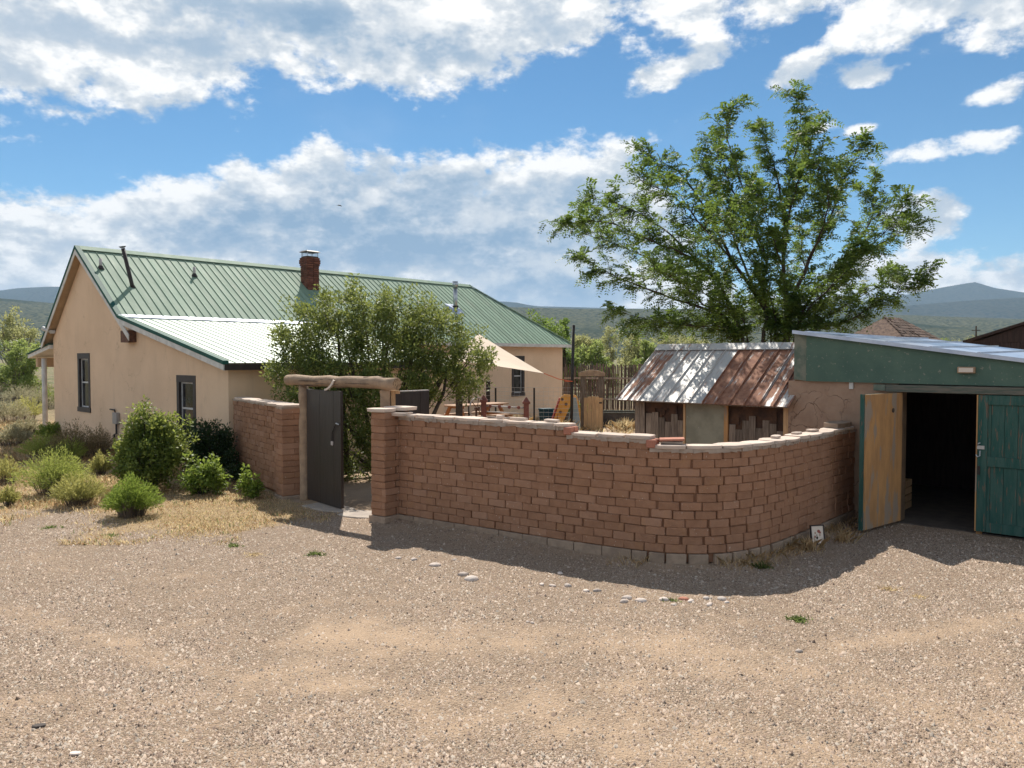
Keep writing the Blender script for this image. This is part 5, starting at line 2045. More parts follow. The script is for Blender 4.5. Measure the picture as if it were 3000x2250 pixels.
far_tree('cottonwood_tree', 'old pale cottonwood with twisted limbs at the left edge', 45, 905, 190, 62, 'leaf_willow', n=(70, 60), leaf=.22, seed=4, shell=.8, low=.45)
far_tree('green_tree', 'low round bright green tree at the left edge below the cottonwood', 42, 985, 190, 48, 'leaf_cotton', n=(150, 60), leaf=.17, seed=5, low=.1)
far_tree('elm_tree', 'dark green tree behind the far hip of the farmhouse roof', 1575, 912, 210, 44, 'leaf_elm', 'bark', n=(170, 64), leaf=.15, seed=6, low=.3)
far_tree('elm_tree', 'lower dark green tree beside the far corner of the farmhouse roof', 1648, 928, 90, 45, 'leaf_elm', 'bark', n=(80, 60), leaf=.15, seed=16, low=.3)
g = 'bosque trees beyond the stick fence'
for i, (px, top, w_, Y, mt, lb) in enumerate(((1700, 985, 150, 62, 'leaf_willow', 'pale willow just right of the black pole, beyond the stick fence'), (1790, 958, 120, 78, 'leaf_willow', 'tallest yellow-green willow between the black pole and the locust'),
                                          (1740, 1000, 130, 55, 'leaf_cotton', 'bright green thicket above the stick fence by the black pole'), (1855, 985, 150, 70, 'leaf_willow', 'yellow-green willow left of the coop roof'),
                                          (1905, 1000, 130, 52, 'leaf_cotton', 'green thicket directly behind the coop roof corner'), (1960, 975, 140, 80, 'leaf_willow', 'pale willow behind the lower left locust branches'),
                                          (2040, 985, 150, 74, 'leaf_willow', 'pale willow under the middle of the locust crown'), (2330, 985, 200, 70, 'leaf_cotton', 'green tree behind the locust trunks'),
                                          (2500, 985, 170, 75, 'leaf_willow', 'yellow-green tree behind the right locust branches'), (2860, 985, 150, 130, 'leaf_willow', 'far yellow-green trees above the shed roof beside the utility pole'),
                                          (2760, 990, 120, 120, 'leaf_cotton', 'far green bush above the shed roof beside the shingled house'), (1665, 1005, 80, 52, 'leaf_cotton', 'green bush at the far corner of the farmhouse wall'))):
    far_tree('willow_tree', lb, px, top, w_, Y, mt, n=(110, 56), leaf=.20, seed=30 + i, group=g, low=.12)
# ================================================================== gravel, stones, dry grass


def stone_mesh(pos, size, flat=.55):
    """faceted pebbles: stretched octahedra with uneven corners"""
    n = len(pos)
    base = np.array([(1, 0, 0), (0, 1, 0), (-1, 0, 0), (0, -1, 0), (0, 0, 1)], float)
    f = np.array([(0, 1, 4), (1, 2, 4), (2, 3, 4), (3, 0, 4)])
    sc = np.stack([RNG.uniform(.7, 1.3, n), RNG.uniform(.6, 1.0, n), RNG.uniform(.5, .9, n) * flat / .55], 1) * size[:, None] * .5
    V_ = base[None] * sc[:, None, :] * RNG.uniform(.75, 1.2, (n, 5, 1))
    V_[:, 4, :2] += (RNG.random((n, 2)) - .5) * (size * .6)[:, None]
    V_[:, :4, 2] -= (size * .12)[:, None]
    a = RNG.uniform(0, 2 * np.pi, n)
    ca, sa = np.cos(a), np.sin(a)
    x = V_[..., 0] * ca[:, None] - V_[..., 1] * sa[:, None]
    y = V_[..., 0] * sa[:, None] + V_[..., 1] * ca[:, None]
    V_ = np.stack([x, y, V_[..., 2]], -1) + pos[:, None, :]
    F_ = (np.arange(n)[:, None, None] * 5 + f[None]).reshape(-1, 3)
    return V_.reshape(-1, 3), F_


def gravel_stuff():
    n = 330000
    y = 4.3 + (13.2 - 4.3) * RNG.random(n) ** 1.35
    x = (RNG.random(n) * 2 - 1) * .74 * y
    dirt = zone_dirt(x, y)
    dry = zone_dry(x, y)
    keep = ~inside_yard(x, y) & (RNG.random(n) > dirt * .93) & (RNG.random(n) > dry * .97) & (RNG.random(n) < .55 + .45 * np.clip(wob(x * 1.3, y * 1.3) + .4, 0, 1))
    d_wall = seg_dist(x, y, [tuple(p_) for p_ in WALL.p[::8]])
    keep &= d_wall > .04
    x, y = x[keep], y[keep]
    s_ = np.clip(RNG.lognormal(np.log(.0160), .45, len(x)), .008, .06)
    z = ground_z(x, y) + s_ * .02
    V_, F_ = stone_mesh(np.stack([x, y, z], 1), s_)
    m, N, b = new_mat('pebble')
    r = N.n('ShaderNodeNewGeometry').outputs['Random Per Island']
    c = N.ramp(r, [(0, (.13, .088, .065)), (.16, (.27, .195, .148)), (.42, (.40, .300, .228)), (.65, (.49, .385, .30)), (.82, (.38, .325, .265)), (.94, (.54, .445, .355)), (1, (.17, .150, .130))])
    N.put(b.inputs['Base Color'], c)
    b.inputs['Roughness'].default_value = .85
    b.inputs['Specular IOR Level'].default_value = .25
    o = link_mesh('gravel', np_mesh('gravel', V_, F_), MATS['pebble'])
    tag(o, 'mixed pinkish grey gravel spread over the drive', 'gravel', kind='stuff')


gravel_stuff()


def blades(x, y, h, mat, name, label, cat, lean=.6, w_=.005):
    n = len(x)
    a = RNG.uniform(0, 2 * np.pi, n)
    p_ = np.stack([x, y, np.full(n, -.01)], 1)
    d = np.stack([np.cos(a) * lean * RNG.random(n), np.sin(a) * lean * RNG.random(n), np.ones(n)], 1)
    tip = p_ + unit(d) * h[:, None]
    mid = p_ + unit(d * np.array([.5, .5, 1.0])) * (h * .55)[:, None]
    sd = np.stack([-np.sin(a), np.cos(a), np.zeros(n)], 1) * w_
    V_ = np.stack([p_ - sd, p_ + sd, mid + sd * .8, tip, mid - sd * .8], 1).reshape(-1, 3)
    F_ = np.arange(5 * n).reshape(n, 5)
    o = link_mesh(name, np_mesh(name, V_, F_), MATS[mat])
    return tag(o, label, cat, kind='stuff')


def dry_grass():
    n = 210000
    y = 10.2 + (30 - 10.2) * RNG.random(n) ** 1.7
    x = -(.14 + .60 * RNG.random(n)) * y - .4
    dr = zone_dry(x, y)
    patch = np.clip(.55 + .55 * wob(x * .8 + 3, y * .8), .10, 1)
    keep = ~inside_yard(x, y) & (RNG.random(n) < dr * patch)
    x, y = x[keep], y[keep]
    k = np.clip(.5 + .5 * wob(x * .5, y * .5 + 2), 0, 1)
    h = RNG.uniform(.03, .13, len(x)) * (.6 + .9 * k) * np.clip((y - 9.5) / 5, .6, 1.6)
    red = RNG.random(len(x)) < .22
    grn = (~red) & (RNG.random(len(x)) < .05)
    blades(x[~red & ~grn], y[~red & ~grn], h[~red & ~grn], 'straw', 'dry_grass', 'straw-coloured dry grass between the shrubs and the drive', 'grass', 1.3, .0035)
    blades(x[red], y[red], h[red] * .8, 'straw_red', 'cheat_grass', 'reddish dry grass mixed into the straw', 'grass', 1.3, .0035)
    blades(x[grn], y[grn], h[grn], 'weed_green', 'green_grass', 'sparse green grass in the straw', 'grass', .7, .006)
    # thin dry weeds along the foot of the curved wall and inside the yard
    xs, ys = [], []
    for i in range(2600):
        d_ = WALL.L * (.42 + .55 * random.random())
        p_, t = WALL.at(d_)
        q = p_ - Vector((-t.y, t.x)) * (abs(random.gauss(.12, .14)) + .02)
        if math.sin(d_ * 5.1) + math.sin(d_ * 2.3 + 1) > random.uniform(-.6, 1.6):
            xs.append(q.x)
            ys.append(q.y)
    xs, ys = np.array(xs), np.array(ys)
    blades(xs, ys, RNG.uniform(.06, .22, len(xs)) * .8, 'straw', 'wall_weed_grass', 'thin dry weeds along the foot of the curved wall', 'grass', 1.3, .0018)
    n = 9000
    xs = RNG.uniform(-1, 7, n)
    ys = RNG.uniform(14, 34, n)
    kp = inside_yard(xs, ys) & (wob(xs * .7, ys * .7) > .1)
    blades(xs[kp], ys[kp], RNG.uniform(.1, .40, kp.sum()), 'straw', 'yard_grass', 'pale dry grass inside the fenced yard', 'grass', .8, .009)


dry_grass()

# ================================================================== yard furniture


def clump(name, label, px, py, mat, r, h, n, cat='plant', group=None):
    c_ = P0(px, py)
    a = RNG.uniform(0, 6.28, n)
    rr = RNG.random(n) ** 1.2 * r * (1 + .5 * np.sin(3 * a + px))
    x, y = c_[0] + np.cos(a) * rr, c_[1] + np.sin(a) * rr * .7
    o = blades(x - c_[0], y - c_[1], RNG.uniform(.4, 1, n) * h, mat, 'blades', None, None, 2.6 if h < .13 else 1.6, .0035 if h < .3 else .007)
    root = empty(name, c_, 0, label, cat, group)
    o.parent = root
    return root


gw = 'small weeds in the gravel'
clump('weed', 'small green weed in the gravel nearest the left edge', 140, 1550, 'weed_green', .16, .07, 140, group=gw)
clump('weed', 'flat green weed in the gravel left of the straw patch', 315, 1573, 'weed_green', .14, .06, 160, group=gw)
clump('weed', 'green tuft in the gravel below the straw patch', 680, 1605, 'weed_green', .10, .09, 90, group=gw)
clump('weed', 'yellow-green tuft on the gravel left of the gate shadow', 742, 1630, 'straw', .16, .06, 130, group=gw)
clump('weed', 'green tuft on the gravel in front of the gate shadow', 920, 1630, 'weed_green', .12, .09, 110, group=gw)
clump('weed', 'small weed by the white stone right of the wall shadow', 2350, 1825, 'weed_green', .10, .08, 150, group=gw)
clump('weed', 'thin straw tuft on the gravel in front of the open shed door', 2620, 1735, 'straw', .14, .07, 90, group=gw)
clump('weed', 'thin pale tuft beside the straw tuft before the shed', 2700, 1755, 'straw', .12, .06, 70, group=gw)
clump('weed', 'tiny green weed among the stones below the wall shadow', 1977, 1768, 'weed_green', .07, .06, 60, group=gw)
clump('dry_weed', 'dry bushy weed left of the framed picture at the wall foot', 2375, 1615, 'straw', .20, .26, 110)
clump('dry_weed', 'dry weed right of the framed picture by the open shed door', 2475, 1590, 'straw', .18, .24, 90)
clump('dark_weed', 'dark green weed at the foot of the wall curve', 2240, 1668, 'weed_green', .12, .12, 120)
clump('grass_tuft', 'large straw grass tuft right of the little cedar gate', 1835, 1262, 'straw', .45, .55, 420)
clump('grass_tuft', 'straw grass tuft left of the little cedar gate by the black pole', 1640, 1268, 'straw', .55, .60, 420)
clump('grass_tuft', 'straw grass between the two pink railing posts', 1500, 1262, 'straw', .6, .8, 420)

# river stones laid along the edge of the wall's shadow
stn = []
for px, py, w_ in ((1273, 1660, 40), (1355, 1690, 45), (1383, 1703, 50), (1330, 1645, 20), (1642, 1685, 24), (1588, 1718, 24), (1618, 1722, 28), (1663, 1722, 30), (1718, 1738, 26), (1752, 1737, 30),
                   (1840, 1760, 40), (1830, 1770, 36), (1880, 1768, 44), (2007, 1763, 36), (2030, 1769, 30), (2075, 1761, 32), (2085, 1778, 36), (2120, 1762, 34), (1950, 1764, 34), (2350, 1918, 26), (1980, 1780, 26),
                   (1165, 1640, 24), (1210, 1645, 28), (2135, 1772, 22), (1560, 1833, 20), (1547, 1830, 16)):
    stn.append((px, py, w_))
ORD = 'first second third fourth fifth sixth seventh eighth ninth tenth eleventh twelfth thirteenth fourteenth fifteenth sixteenth seventeenth eighteenth nineteenth twentieth'.split()
ORD += ['twenty-' + q_ for q_ in ORD[:9]]
stn.sort()
nst = 0
for i, (px, py, w_) in enumerate(stn):
    c_ = P0(px, py)
    s_ = .86 * w_ / 2250 * c_[1]
    bm = bmesh.new()
    bmesh.ops.create_icosphere(bm, subdivisions=2, radius=.5)
    rg = random.Random(i)
    ax = (rg.uniform(.85, 1.1), rg.uniform(.6, .9), rg.uniform(.35, .55))
    f1, f2 = rg.uniform(0, 6), rg.uniform(0, 6)
    for w2_ in bm.verts:
        k_ = 1 + .16 * math.sin(5 * w2_.co.x + f1) + .14 * math.sin(7 * w2_.co.y + f2) + rg.uniform(-.07, .07)
        w2_.co = Vector((w2_.co.x * ax[0] * s_ * k_, w2_.co.y * ax[1] * s_ * k_, w2_.co.z * ax[2] * s_))
    me = bpy.data.meshes.new('river_stone')
    bm.to_mesh(me)
    bm.free()
    me.polygons.foreach_set('use_smooth', [True] * len(me.polygons))
    tile = px in (2007,)
    o = link_mesh('river_stone', me, MATS['red_tile' if tile else 'river_stone'])
    o.location = (c_[0], c_[1], .02 * s_)
    o.rotation_euler = (0, 0, rg.uniform(0, 6.28))
    if tile:
        tag(o, 'reddish stone in the row at the edge of the wall shadow', 'stone', 'stones along the wall shadow')
    elif px == 2350:
        tag(o, 'lone pale stone on open gravel right of the wall shadow', 'stone')
    else:
        tag(o, ORD[nst] + ' smooth river stone from the left along the edge of the wall shadow', 'stone', 'stones along the wall shadow')
        nst += 1
o = slab('dark_flat_stone', .09, .05, .012, 'bed_board', None, 71)
o.location = P0(92, 2145)
o.rotation_euler = (0, 0, .5)
tag(o, 'flat dark grey stone on the gravel at lower left', 'stone')
o = slab('flat_stone', .07, .05, .012, 'river_stone', None, 72)
o.location = P0(200, 2228)
tag(o, 'flat grey stone at the bottom left of the drive', 'stone')

# loose tiles on the wall top
p_, t = WALL.at(STEP2 + .26)
nn = Vector((-t.y, t.x))
o = MB().box(-.15, .15, -.09, .09, 0, .025).build('loose_tile', MATS['red_tile'], None, bevel=.004)
o.location = (p_.x + nn.x * .16, p_.y + nn.y * .16, main_top(STEP2 + .3) + .115)
o.rotation_euler = (.03, -.04, math.atan2(t.y, t.x) + .06)
tag(o, 'loose red tile lying on the curved wall top beside the second step', 'tile')
o = MB().box(-.13, .13, -.08, .08, 0, .028).build('loose_tile', MATS['cap_mortar'], None, bevel=.004)
o.location = (p_.x + nn.x * .17, p_.y + nn.y * .17, main_top(STEP2 + .3) + .078)
o.rotation_euler = (0, .01, math.atan2(t.y, t.x) - .05)
tag(o, 'grey tile underneath the loose red tile on the wall', 'tile')
for i, (dd, L_, lb) in enumerate(((path_d(WALL, -.30), .10, 'small rounded stone resting on the straight wall top'), (path_d(WALL, -.02), .26, 'narrow pale slab resting on the straight wall top'), (path_d(WALL, .42), .22, 'thin pale slab resting near the first step of the wall'),
                                  (path_d(WALL, 4.05), .20, 'pale slab lying on the wall top where it turns to the shed'), (path_d(WALL, 4.45), .22, 'tilted pale slab on the wall top nearer the shed'), (path_d(WALL, 3.62), .20, 'thin pale slab lying on the inner edge of the wall curve'))):
    p_, t = WALL.at(dd)
    nn = Vector((-t.y, t.x))
    o = slab('loose_slab', L_, .12, .03 if i else .05, 'flagstone', None, 90 + i)
    o.location = (p_.x + nn.x * .17, p_.y + nn.y * .17, main_top(dd) + .068)
    o.rotation_euler = (random.uniform(-.03, .03), random.uniform(-.03, .03), math.atan2(t.y, t.x) + random.uniform(-.2, .2))
    tag(o, lb, 'stone')
p_, t = WALL.at(WALL.L - .30)
nn = Vector((-t.y, t.x))
o = slab('coping_stone', .62, .30, .09, 'concrete', None, 99)
o.location = (p_.x + nn.x * .16, p_.y + nn.y * .16, main_top(WALL.L) + .05)
o.rotation_euler = (0, 0, math.atan2(t.y, t.x))
tag(o, 'grey shaded coping stone at the shed end of the curved wall', 'stone')

# framed flower print leaning at the foot of the wall
fr = empty('framed_print', (4.12, 10.24, 0), R(14), 'small framed flower print leaning at the foot of the curved wall', 'picture')


def lean_part(name, mat, shapes):
    m_ = MB()
    for q_ in shapes:
        m_.box(*q_)
    o_ = m_.build(name, MATS[mat], fr)
    o_.rotation_euler = (R(-9), 0, 0)
    return o_


lean_part('frame', 'frame_dark', [(-.105, .105, 0, .02, 0, .014), (-.105, .105, 0, .02, .246, .262), (-.105, -.088, 0, .02, .014, .246), (.092, .105, 0, .02, .014, .246)])
lean_part('print', 'paper', [(-.088, .092, .008, .014, .014, .246)])


def disc(cx, cz, r, mat, name, sx=1.0):
    m_ = MB()
    n = 12
    m_.hexa([(cx + math.cos(6.283 * i / n) * r * sx, .007, cz + math.sin(6.283 * i / n) * r) for i in range(n)], [(cx + math.cos(6.283 * i / n) * r * sx, .0045, cz + math.sin(6.283 * i / n) * r) for i in range(n)])
    o_ = m_.build(name, MATS[mat], fr)
    o_.rotation_euler = (R(-9), 0, 0)


disc(.02, .175, .022, 'petal', 'flower')
disc(.038, .158, .016, 'petal', 'flower')
disc(-.035, .155, .014, 'petal_ochre', 'flower', .6)
disc(-.042, .105, .016, 'petal', 'flower', .7)
disc(.035, .125, .012, 'petal_ochre', 'flower', .8)
disc(-.01, .09, .020, 'stem_dark', 'vase', .7)
disc(-.012, .125, .009, 'stem_dark', 'leaf', .6)

# pole, shade sail and rope
PB = at(1675, 1240, 25.8)
pole = MB().tube([(0, 0, -.2), (.03, 0, 1.7), (.075, 0, 3.62)], .052, 10).build('steel_pole', MATS['black_iron'], None, True)
pole.location = (PB.x - .02, PB.y, 0)
tag(pole, 'tall black steel pole in the yard holding the shade sail rope', 'pole')
T_ = at(1594, 1094, 23.8)
P2 = at(1402, 978, 26.4)
P3 = at(1300, 1052, 21.6)
n = 14
V_, F_ = [], []
ids = {}
for i in range(n + 1):
    for j in range(n + 1 - i):
        a, b_, c_ = i / n, j / n, 1 - i / n - j / n
        q_ = T_ * c_ + P2 * a + P3 * b_
        cur = 4 * (a * b_ + b_ * c_ + a * c_) * .05
        cen = (T_ + P2 + P3) / 3
        q_ = q_ + (cen - q_) * cur * .9 + Vector((0, 0, -.22 * 27 * a * b_ * c_ / 3))
        ids[(i, j)] = len(V_)
        V_.append(tuple(q_ - T_))
for i in range(n):
    for j in range(n - i):
        F_.append((ids[(i, j)], ids[(i + 1, j)], ids[(i, j + 1)]))
        if j < n - i - 1:
            F_.append((ids[(i + 1, j)], ids[(i + 1, j + 1)], ids[(i, j + 1)]))
k0 = len(V_)
V2 = [(x, y, z - .006) for x, y, z in V_]
F2 = [tuple(k0 + q_ for q_ in reversed(f)) for f in F_]
sm = MB()
sm.add(V_ + V2, F_ + F2)
sail = sm.build('shade_sail', MATS['sail'], None, True)
sail.location = T_
tag(sail, 'cream triangular shade sail stretched from the house towards the pole', 'sail')
RP = Vector((PB.x + .02, PB.y - .06, at(1671, 1117, 25.8).z))
rope = MB()
rope.tube([Vector((0, 0, 0)), (RP - T_) * .5 + Vector((0, 0, -.05)), (RP - T_)], .013, 6)
rope.tube([(RP - T_) * .72 + Vector((0, 0, -.07)), (RP - T_)], .016, 6)
o = rope.build('orange_rope', MATS['rope'], None)
o.location = T_
tag(o, 'orange rope tying the shade sail to the black pole', 'rope')

# wire fence on steel posts
FY = 26.0
fence = empty('wire_fence', (at(1452, 1200, FY).x, FY, 0), 0, 'thin welded wire fence on dark steel posts across the yard', 'fence')
x0 = at(1452, 1200, FY).x
posts = [0, at(1565, 1200, FY).x - x0, at(1668, 1200, FY).x - x0]
for i, px_ in enumerate(posts[:2]):
    m_ = MB()
    m_.box(px_ - .012, px_ + .012, -.02, .02, -.2, 1.50)
    m_.box(px_ - .03, px_ + .03, .02, .026, -.2, 1.50)
    m_.build('post', MATS['black_iron'], fence)
for k_ in range(11):
    z_ = .12 + k_ * .14
    MB().bar((-.4, .03, z_), (at(1700, 1200, FY).x - x0, .03, z_ - .02), .007).build('wire', MATS['wire'], fence)
vw = MB()
for k_ in range(20):
    xx = -.35 + k_ * .165
    vw.bar((xx, .03, .1), (xx, .03, 1.52), .004)
vw.build('upright_wires', MATS['wire'], fence)

# little cedar gate between posts under an arched header
cg = empty('cedar_gate', (at(1738, 1200, 26).x, 26.0, 0), R(-6), 'little arched cedar garden gate between grey posts under a wooden header', 'gate')
kx = 26 / 2250
for xx, w_ in ((-30 * kx, .17), (22 * kx, .17)):
    MB().box(xx - w_ / 2, xx + w_ / 2, -.08, .08, -.1, 1.98).build('post', MATS['grey_wood'], cg, bevel=.01)
hd = MB()
n = 10
for i in range(n):
    a, b_ = -.50 + .90 * i / n, -.50 + .90 * (i + 1) / n
    f_ = lambda q: 1.98 + .13 * (1 - ((q + .05) / .45) ** 2 * .8)
    hd.hexa([(a, -.12, 1.90), (b_, -.12, 1.90), (b_, .12, 1.90), (a, .12, 1.90)], [(a, -.12, f_(a)), (b_, -.12, f_(b_)), (b_, .12, f_(b_)), (a, .12, f_(a))])
hd.build('header', MATS['log'], cg)
lw_ = .60
lfm = MB().box(-.30, .30, -.115, -.09, .06, .2).box(-.30, .30, -.115, -.09, .98, 1.1)
lf_ = lfm.build('gate_leaf', MATS['cedar'], cg)
for i in range(5):
    a, b_ = -.32 + .64 * i / 5, -.32 + .64 * (i + 1) / 5
    m_ = MB()
    za = 1.22 - .07 * (((a + b_) / 2) / .32) ** 2
    m_.box(a + .004, b_ - .004, -.145, -.12, .05, za)
    m_.build('board', MATS['cedar'], lf_)
MB().box(.2, .29, -.16, -.146, .98, 1.03).build('latch', MATS['black_iron'], lf_)
o = slab('step_stone', .75, .5, .10, 'threshold_stone', cg, 55)
o.location = (0, -.45, -.03)

# stick (coyote) fence along the back of the yard
cf = empty('stick_fence', (at(1652, 1200, 36).x, 36.0, 0), 0, 'tall coyote fence of rough upright sticks along the back of the yard', 'fence')
stick = []
for k_ in range(5):
    m_ = MB()
    log(m_, (0, 0, -.1), (random.uniform(-.03, .03), random.uniform(-.02, .02), 1.0), .042, .032, 6, 4, seed=60 + k_, wave=.012)
    me = m_.mesh('stick', True)
    me.materials.append(MATS['coyote'])
    stick.append(me)
xx = 0.0
while xx < 6.6:
    o = link_mesh('stick', random.choice(stick), None, cf)
    o.location = (xx, random.uniform(-.02, .02), 0)
    s_ = random.uniform(.75, 1.25)
    o.scale = (s_, s_, 2.16 + random.uniform(-.10, .10))
    o.rotation_euler = (0, random.uniform(-.015, .015), random.uniform(0, 6.28))
    xx += .078 * s_ + random.uniform(.0, .018)
for z_ in (.6, 1.58):
    MB().bar((0, -.07, z_), (6.6, -.07, z_ - .03), .06, .09).build('rail', MATS['grey_wood'], cf)

# picnic table by the house
pat = MB().box(6.35, 10.95, -1.6, 4.9, -.1, .26).build('patio', MATS['threshold_stone'], None)
pat.location = HOUSE
pat.rotation_euler = (0, 0, RZ)
tag(pat, kind='structure')
pt = empty('picnic_table', (at(1392, 1186, 24.6).x, 24.6, .262), R(45), 'wooden picnic table with benches in front of the farmhouse wall', 'table')
for i in range(5):
    MB().box(-1.15, 1.15, -.37 + .15 * i, -.235 + .15 * i, .74, .78).build('top_board', MATS['table_wood'], pt)
for s_ in (-1, 1):
    for i in range(2):
        y_ = s_ * (.62 + .13 * i)
        MB().box(-1.15, 1.15, y_ - .06, y_ + .06, .42, .46).build('bench_board', MATS['table_wood'], pt)
for x_ in (-.85, .85):
    for s_ in (-1, 1):
        MB().bar((x_, s_ * .22, .74), (x_, s_ * .68, 0), .05, .12).build('leg', MATS['table_orange'], pt)
    MB().bar((x_ + .04, -.78, .40), (x_ + .04, .78, .40), .04, .10).build('bench_beam', MATS['table_orange'], pt)
    MB().bar((x_ + .04, -.36, .71), (x_ + .04, .36, .71), .04, .08).build('top_beam', MATS['table_orange'], pt)
bn = empty('low_bench', (at(1425, 1225, 22.8).x, 22.8, .262), R(45), 'long low plank bench in front of the picnic table', 'bench')
MB().box(-1.1, 1.1, -.15, .15, .40, .45).build('seat', MATS['table_wood'], bn)
for x_ in (-.9, .9):
    MB().box(x_ - .03, x_ + .03, -.13, .13, 0, .4).build('leg', MATS['table_orange'], bn)

# pink iron posts with rails and an iron wheel
ra = empty('iron_railing', (at(1480, 1200, 19).x, 19.0, 0), 0, 'pinkish iron railing with two capped posts and bossed rails behind the wall', 'railing')
k_ = 19 / 2250
for px_, top in ((1417, 1158), (1542, 1164)):
    x_ = (px_ - 1480) * k_
    zt = at(px_, top, 19).z
    p_ = MB().box(x_ - .065, x_ + .065, -.065, .065, -.1, zt - .16).build('post', MATS['pink_post'], ra, bevel=.008)
    m_ = MB().box(x_ - .095, x_ + .095, -.095, .095, zt - .16, zt - .11)
    m_.hexa([(x_ - .085, -.085, zt - .11), (x_ + .085, -.085, zt - .11), (x_ + .085, .085, zt - .11), (x_ - .085, .085, zt - .11)], [(x_ - .015, -.015, zt), (x_ + .015, -.015, zt), (x_ + .015, .015, zt), (x_ - .015, .015, zt)])
    m_.build('post_cap', MATS['pink_post'], p_)
xa, xb = (1417 - 1480) * k_, (1542 - 1480) * k_
for ya, yb, r_ in ((1189, 1195, .022), (1206, 1213, .018), (1222, 1228, .018)):
    za, zb = at(1417, ya, 19).z, at(1542, yb, 19).z
    rl_ = MB().tube([(xa + .06, 0, za), (xb - .06, 0, zb)], r_, 8).build('rail', MATS['pale_pipe'], ra, True)
    if r_ > .02:
        for t_ in (.15, .37, .6, .82):
            MB().tube([(xa + (xb - xa) * t_, -.04, za + (zb - za) * t_), (xa + (xb - xa) * t_, .04, za + (zb - za) * t_)], .042, 10).build('boss', MATS['pink_post'], rl_)
wh = empty('spoked_hoop', (at(1398, 1200, 18.8).x, 18.8, 0), R(50), 'thin spoked iron hoop standing against the left railing post', 'hoop')
zc = at(1398, 1197, 18.8).z
rr_ = .27
m_ = MB()
n = 26
m_.tube([(math.cos(6.2832 * i / n) * rr_, 0, zc + math.sin(6.2832 * i / n) * rr_) for i in range(n + 1)], .016, 6, cap=False)
m_.build('rim', MATS['pale_pipe'], wh, True)
for i in range(6):
    a = 1.0472 * i + .3
    MB().tube([(0, 0, zc), (math.cos(a) * rr_, 0, zc + math.sin(a) * rr_)], .010, 6).build('spoke', MATS['rust_iron'], wh)
MB().tube([(0, -.06, zc), (0, .06, zc)], .045, 10).build('hub', MATS['rust_iron'], wh)
MB().tube([(0, .03, 0), (0, .03, zc)], .025, 8).build('axle_stand', MATS['rust_iron'], wh)

# black posts of the patio
for px_, Y, top, lb in ((1345, 23.2, 1120, 'thick black patio post behind the shrub trunk'), (1430, 26.5, 1118, 'black patio post at the end of the picnic table'), (1374, 25.0, 1150, 'thin dark post between the two patio posts')):
    q_ = at(px_, top, Y)
    r_ = .10 if px_ == 1345 else (.07 if px_ == 1430 else .03)
    m_ = MB().box(-r_, r_, -r_, r_, -.1, q_.z)
    m_.box(-r_ * 1.5, r_ * 1.5, -r_ * 1.5, r_ * 1.5, 0, .04)
    m_.box(-r_ * 1.2, r_ * 1.2, -r_ * 1.2, r_ * 1.2, q_.z, q_.z + .03)
    o = m_.build('patio_post', MATS['black_iron'], None)
    o.location = (q_.x, q_.y, 0)
    tag(o, lb, 'post', 'patio posts')

# toddler climber: yellow panels with holds, slide and blue side
pc = empty('play_climber', (at(1650, 1200, 27).x, 27.0, 0), R(0), 'yellow plastic toddler climber with blue side and red slide beyond the fence', 'climber')
pk = 27 / 2250


def flatpart(name, mat, pts, y0, y1):
    m_ = MB()
    m_.hexa([((x - 1650) * pk, y0, at(1650, z, 27).z) for x, z in pts], [((x - 1650) * pk, y1, at(1650, z, 27).z) for x, z in pts])
    return m_.build(name, MATS[mat], pc, bevel=.01)


yp = flatpart('climbing_panel', 'play_yellow', [(1630, 1262), (1638, 1262), (1678, 1172), (1676, 1157), (1652, 1155), (1642, 1165), (1636, 1205)], -.05, .02)
for x_, z_ in ((1647, 1170), (1658, 1184), (1642, 1207)):
    m_ = MB()
    m_.tube([((x_ - 1650) * pk, -.05, at(1650, z_, 27).z), ((x_ - 1650) * pk, -.10, at(1650, z_, 27).z)], [.055, .035], 7)
    m_.build('hold', MATS['rust_iron'], yp)
flatpart('back_panel', 'play_yellow', [(1692, 1160), (1678, 1158), (1682, 1168), (1700, 1215), (1708, 1262), (1712, 1262), (1706, 1210), (1698, 1175)], .5, .58)
flatpart('side_panel', 'play_blue', [(1660, 1262), (1706, 1262), (1690, 1166), (1680, 1166)], .25, .30)
flatpart('slide', 'play_red', [(1606, 1262), (1630, 1262), (1646, 1172), (1640, 1166)], .10, .5)
flatpart('slide_edge', 'play_yellow', [(1612, 1262), (1622, 1262), (1644, 1178), (1640, 1176)], .06, .09)
bx_ = empty('teal_bin', (at(1600, 1200, 28).x, 28.0, 0), R(20), 'dark teal plastic bin beside the play climber', 'bin')
m_ = MB()
m_.hexa([(-.18, -.16, 0), (.18, -.16, 0), (.18, .16, 0), (-.18, .16, 0)], [(-.22, -.2, .62), (.22, -.2, .62), (.22, .2, .62), (-.22, .2, .62)])
m_.build('body', MATS['teal'], bx_, bevel=.02)
MB().box(-.24, .24, -.22, .22, .62, .68).build('lid', MATS['teal'], bx_, bevel=.015)

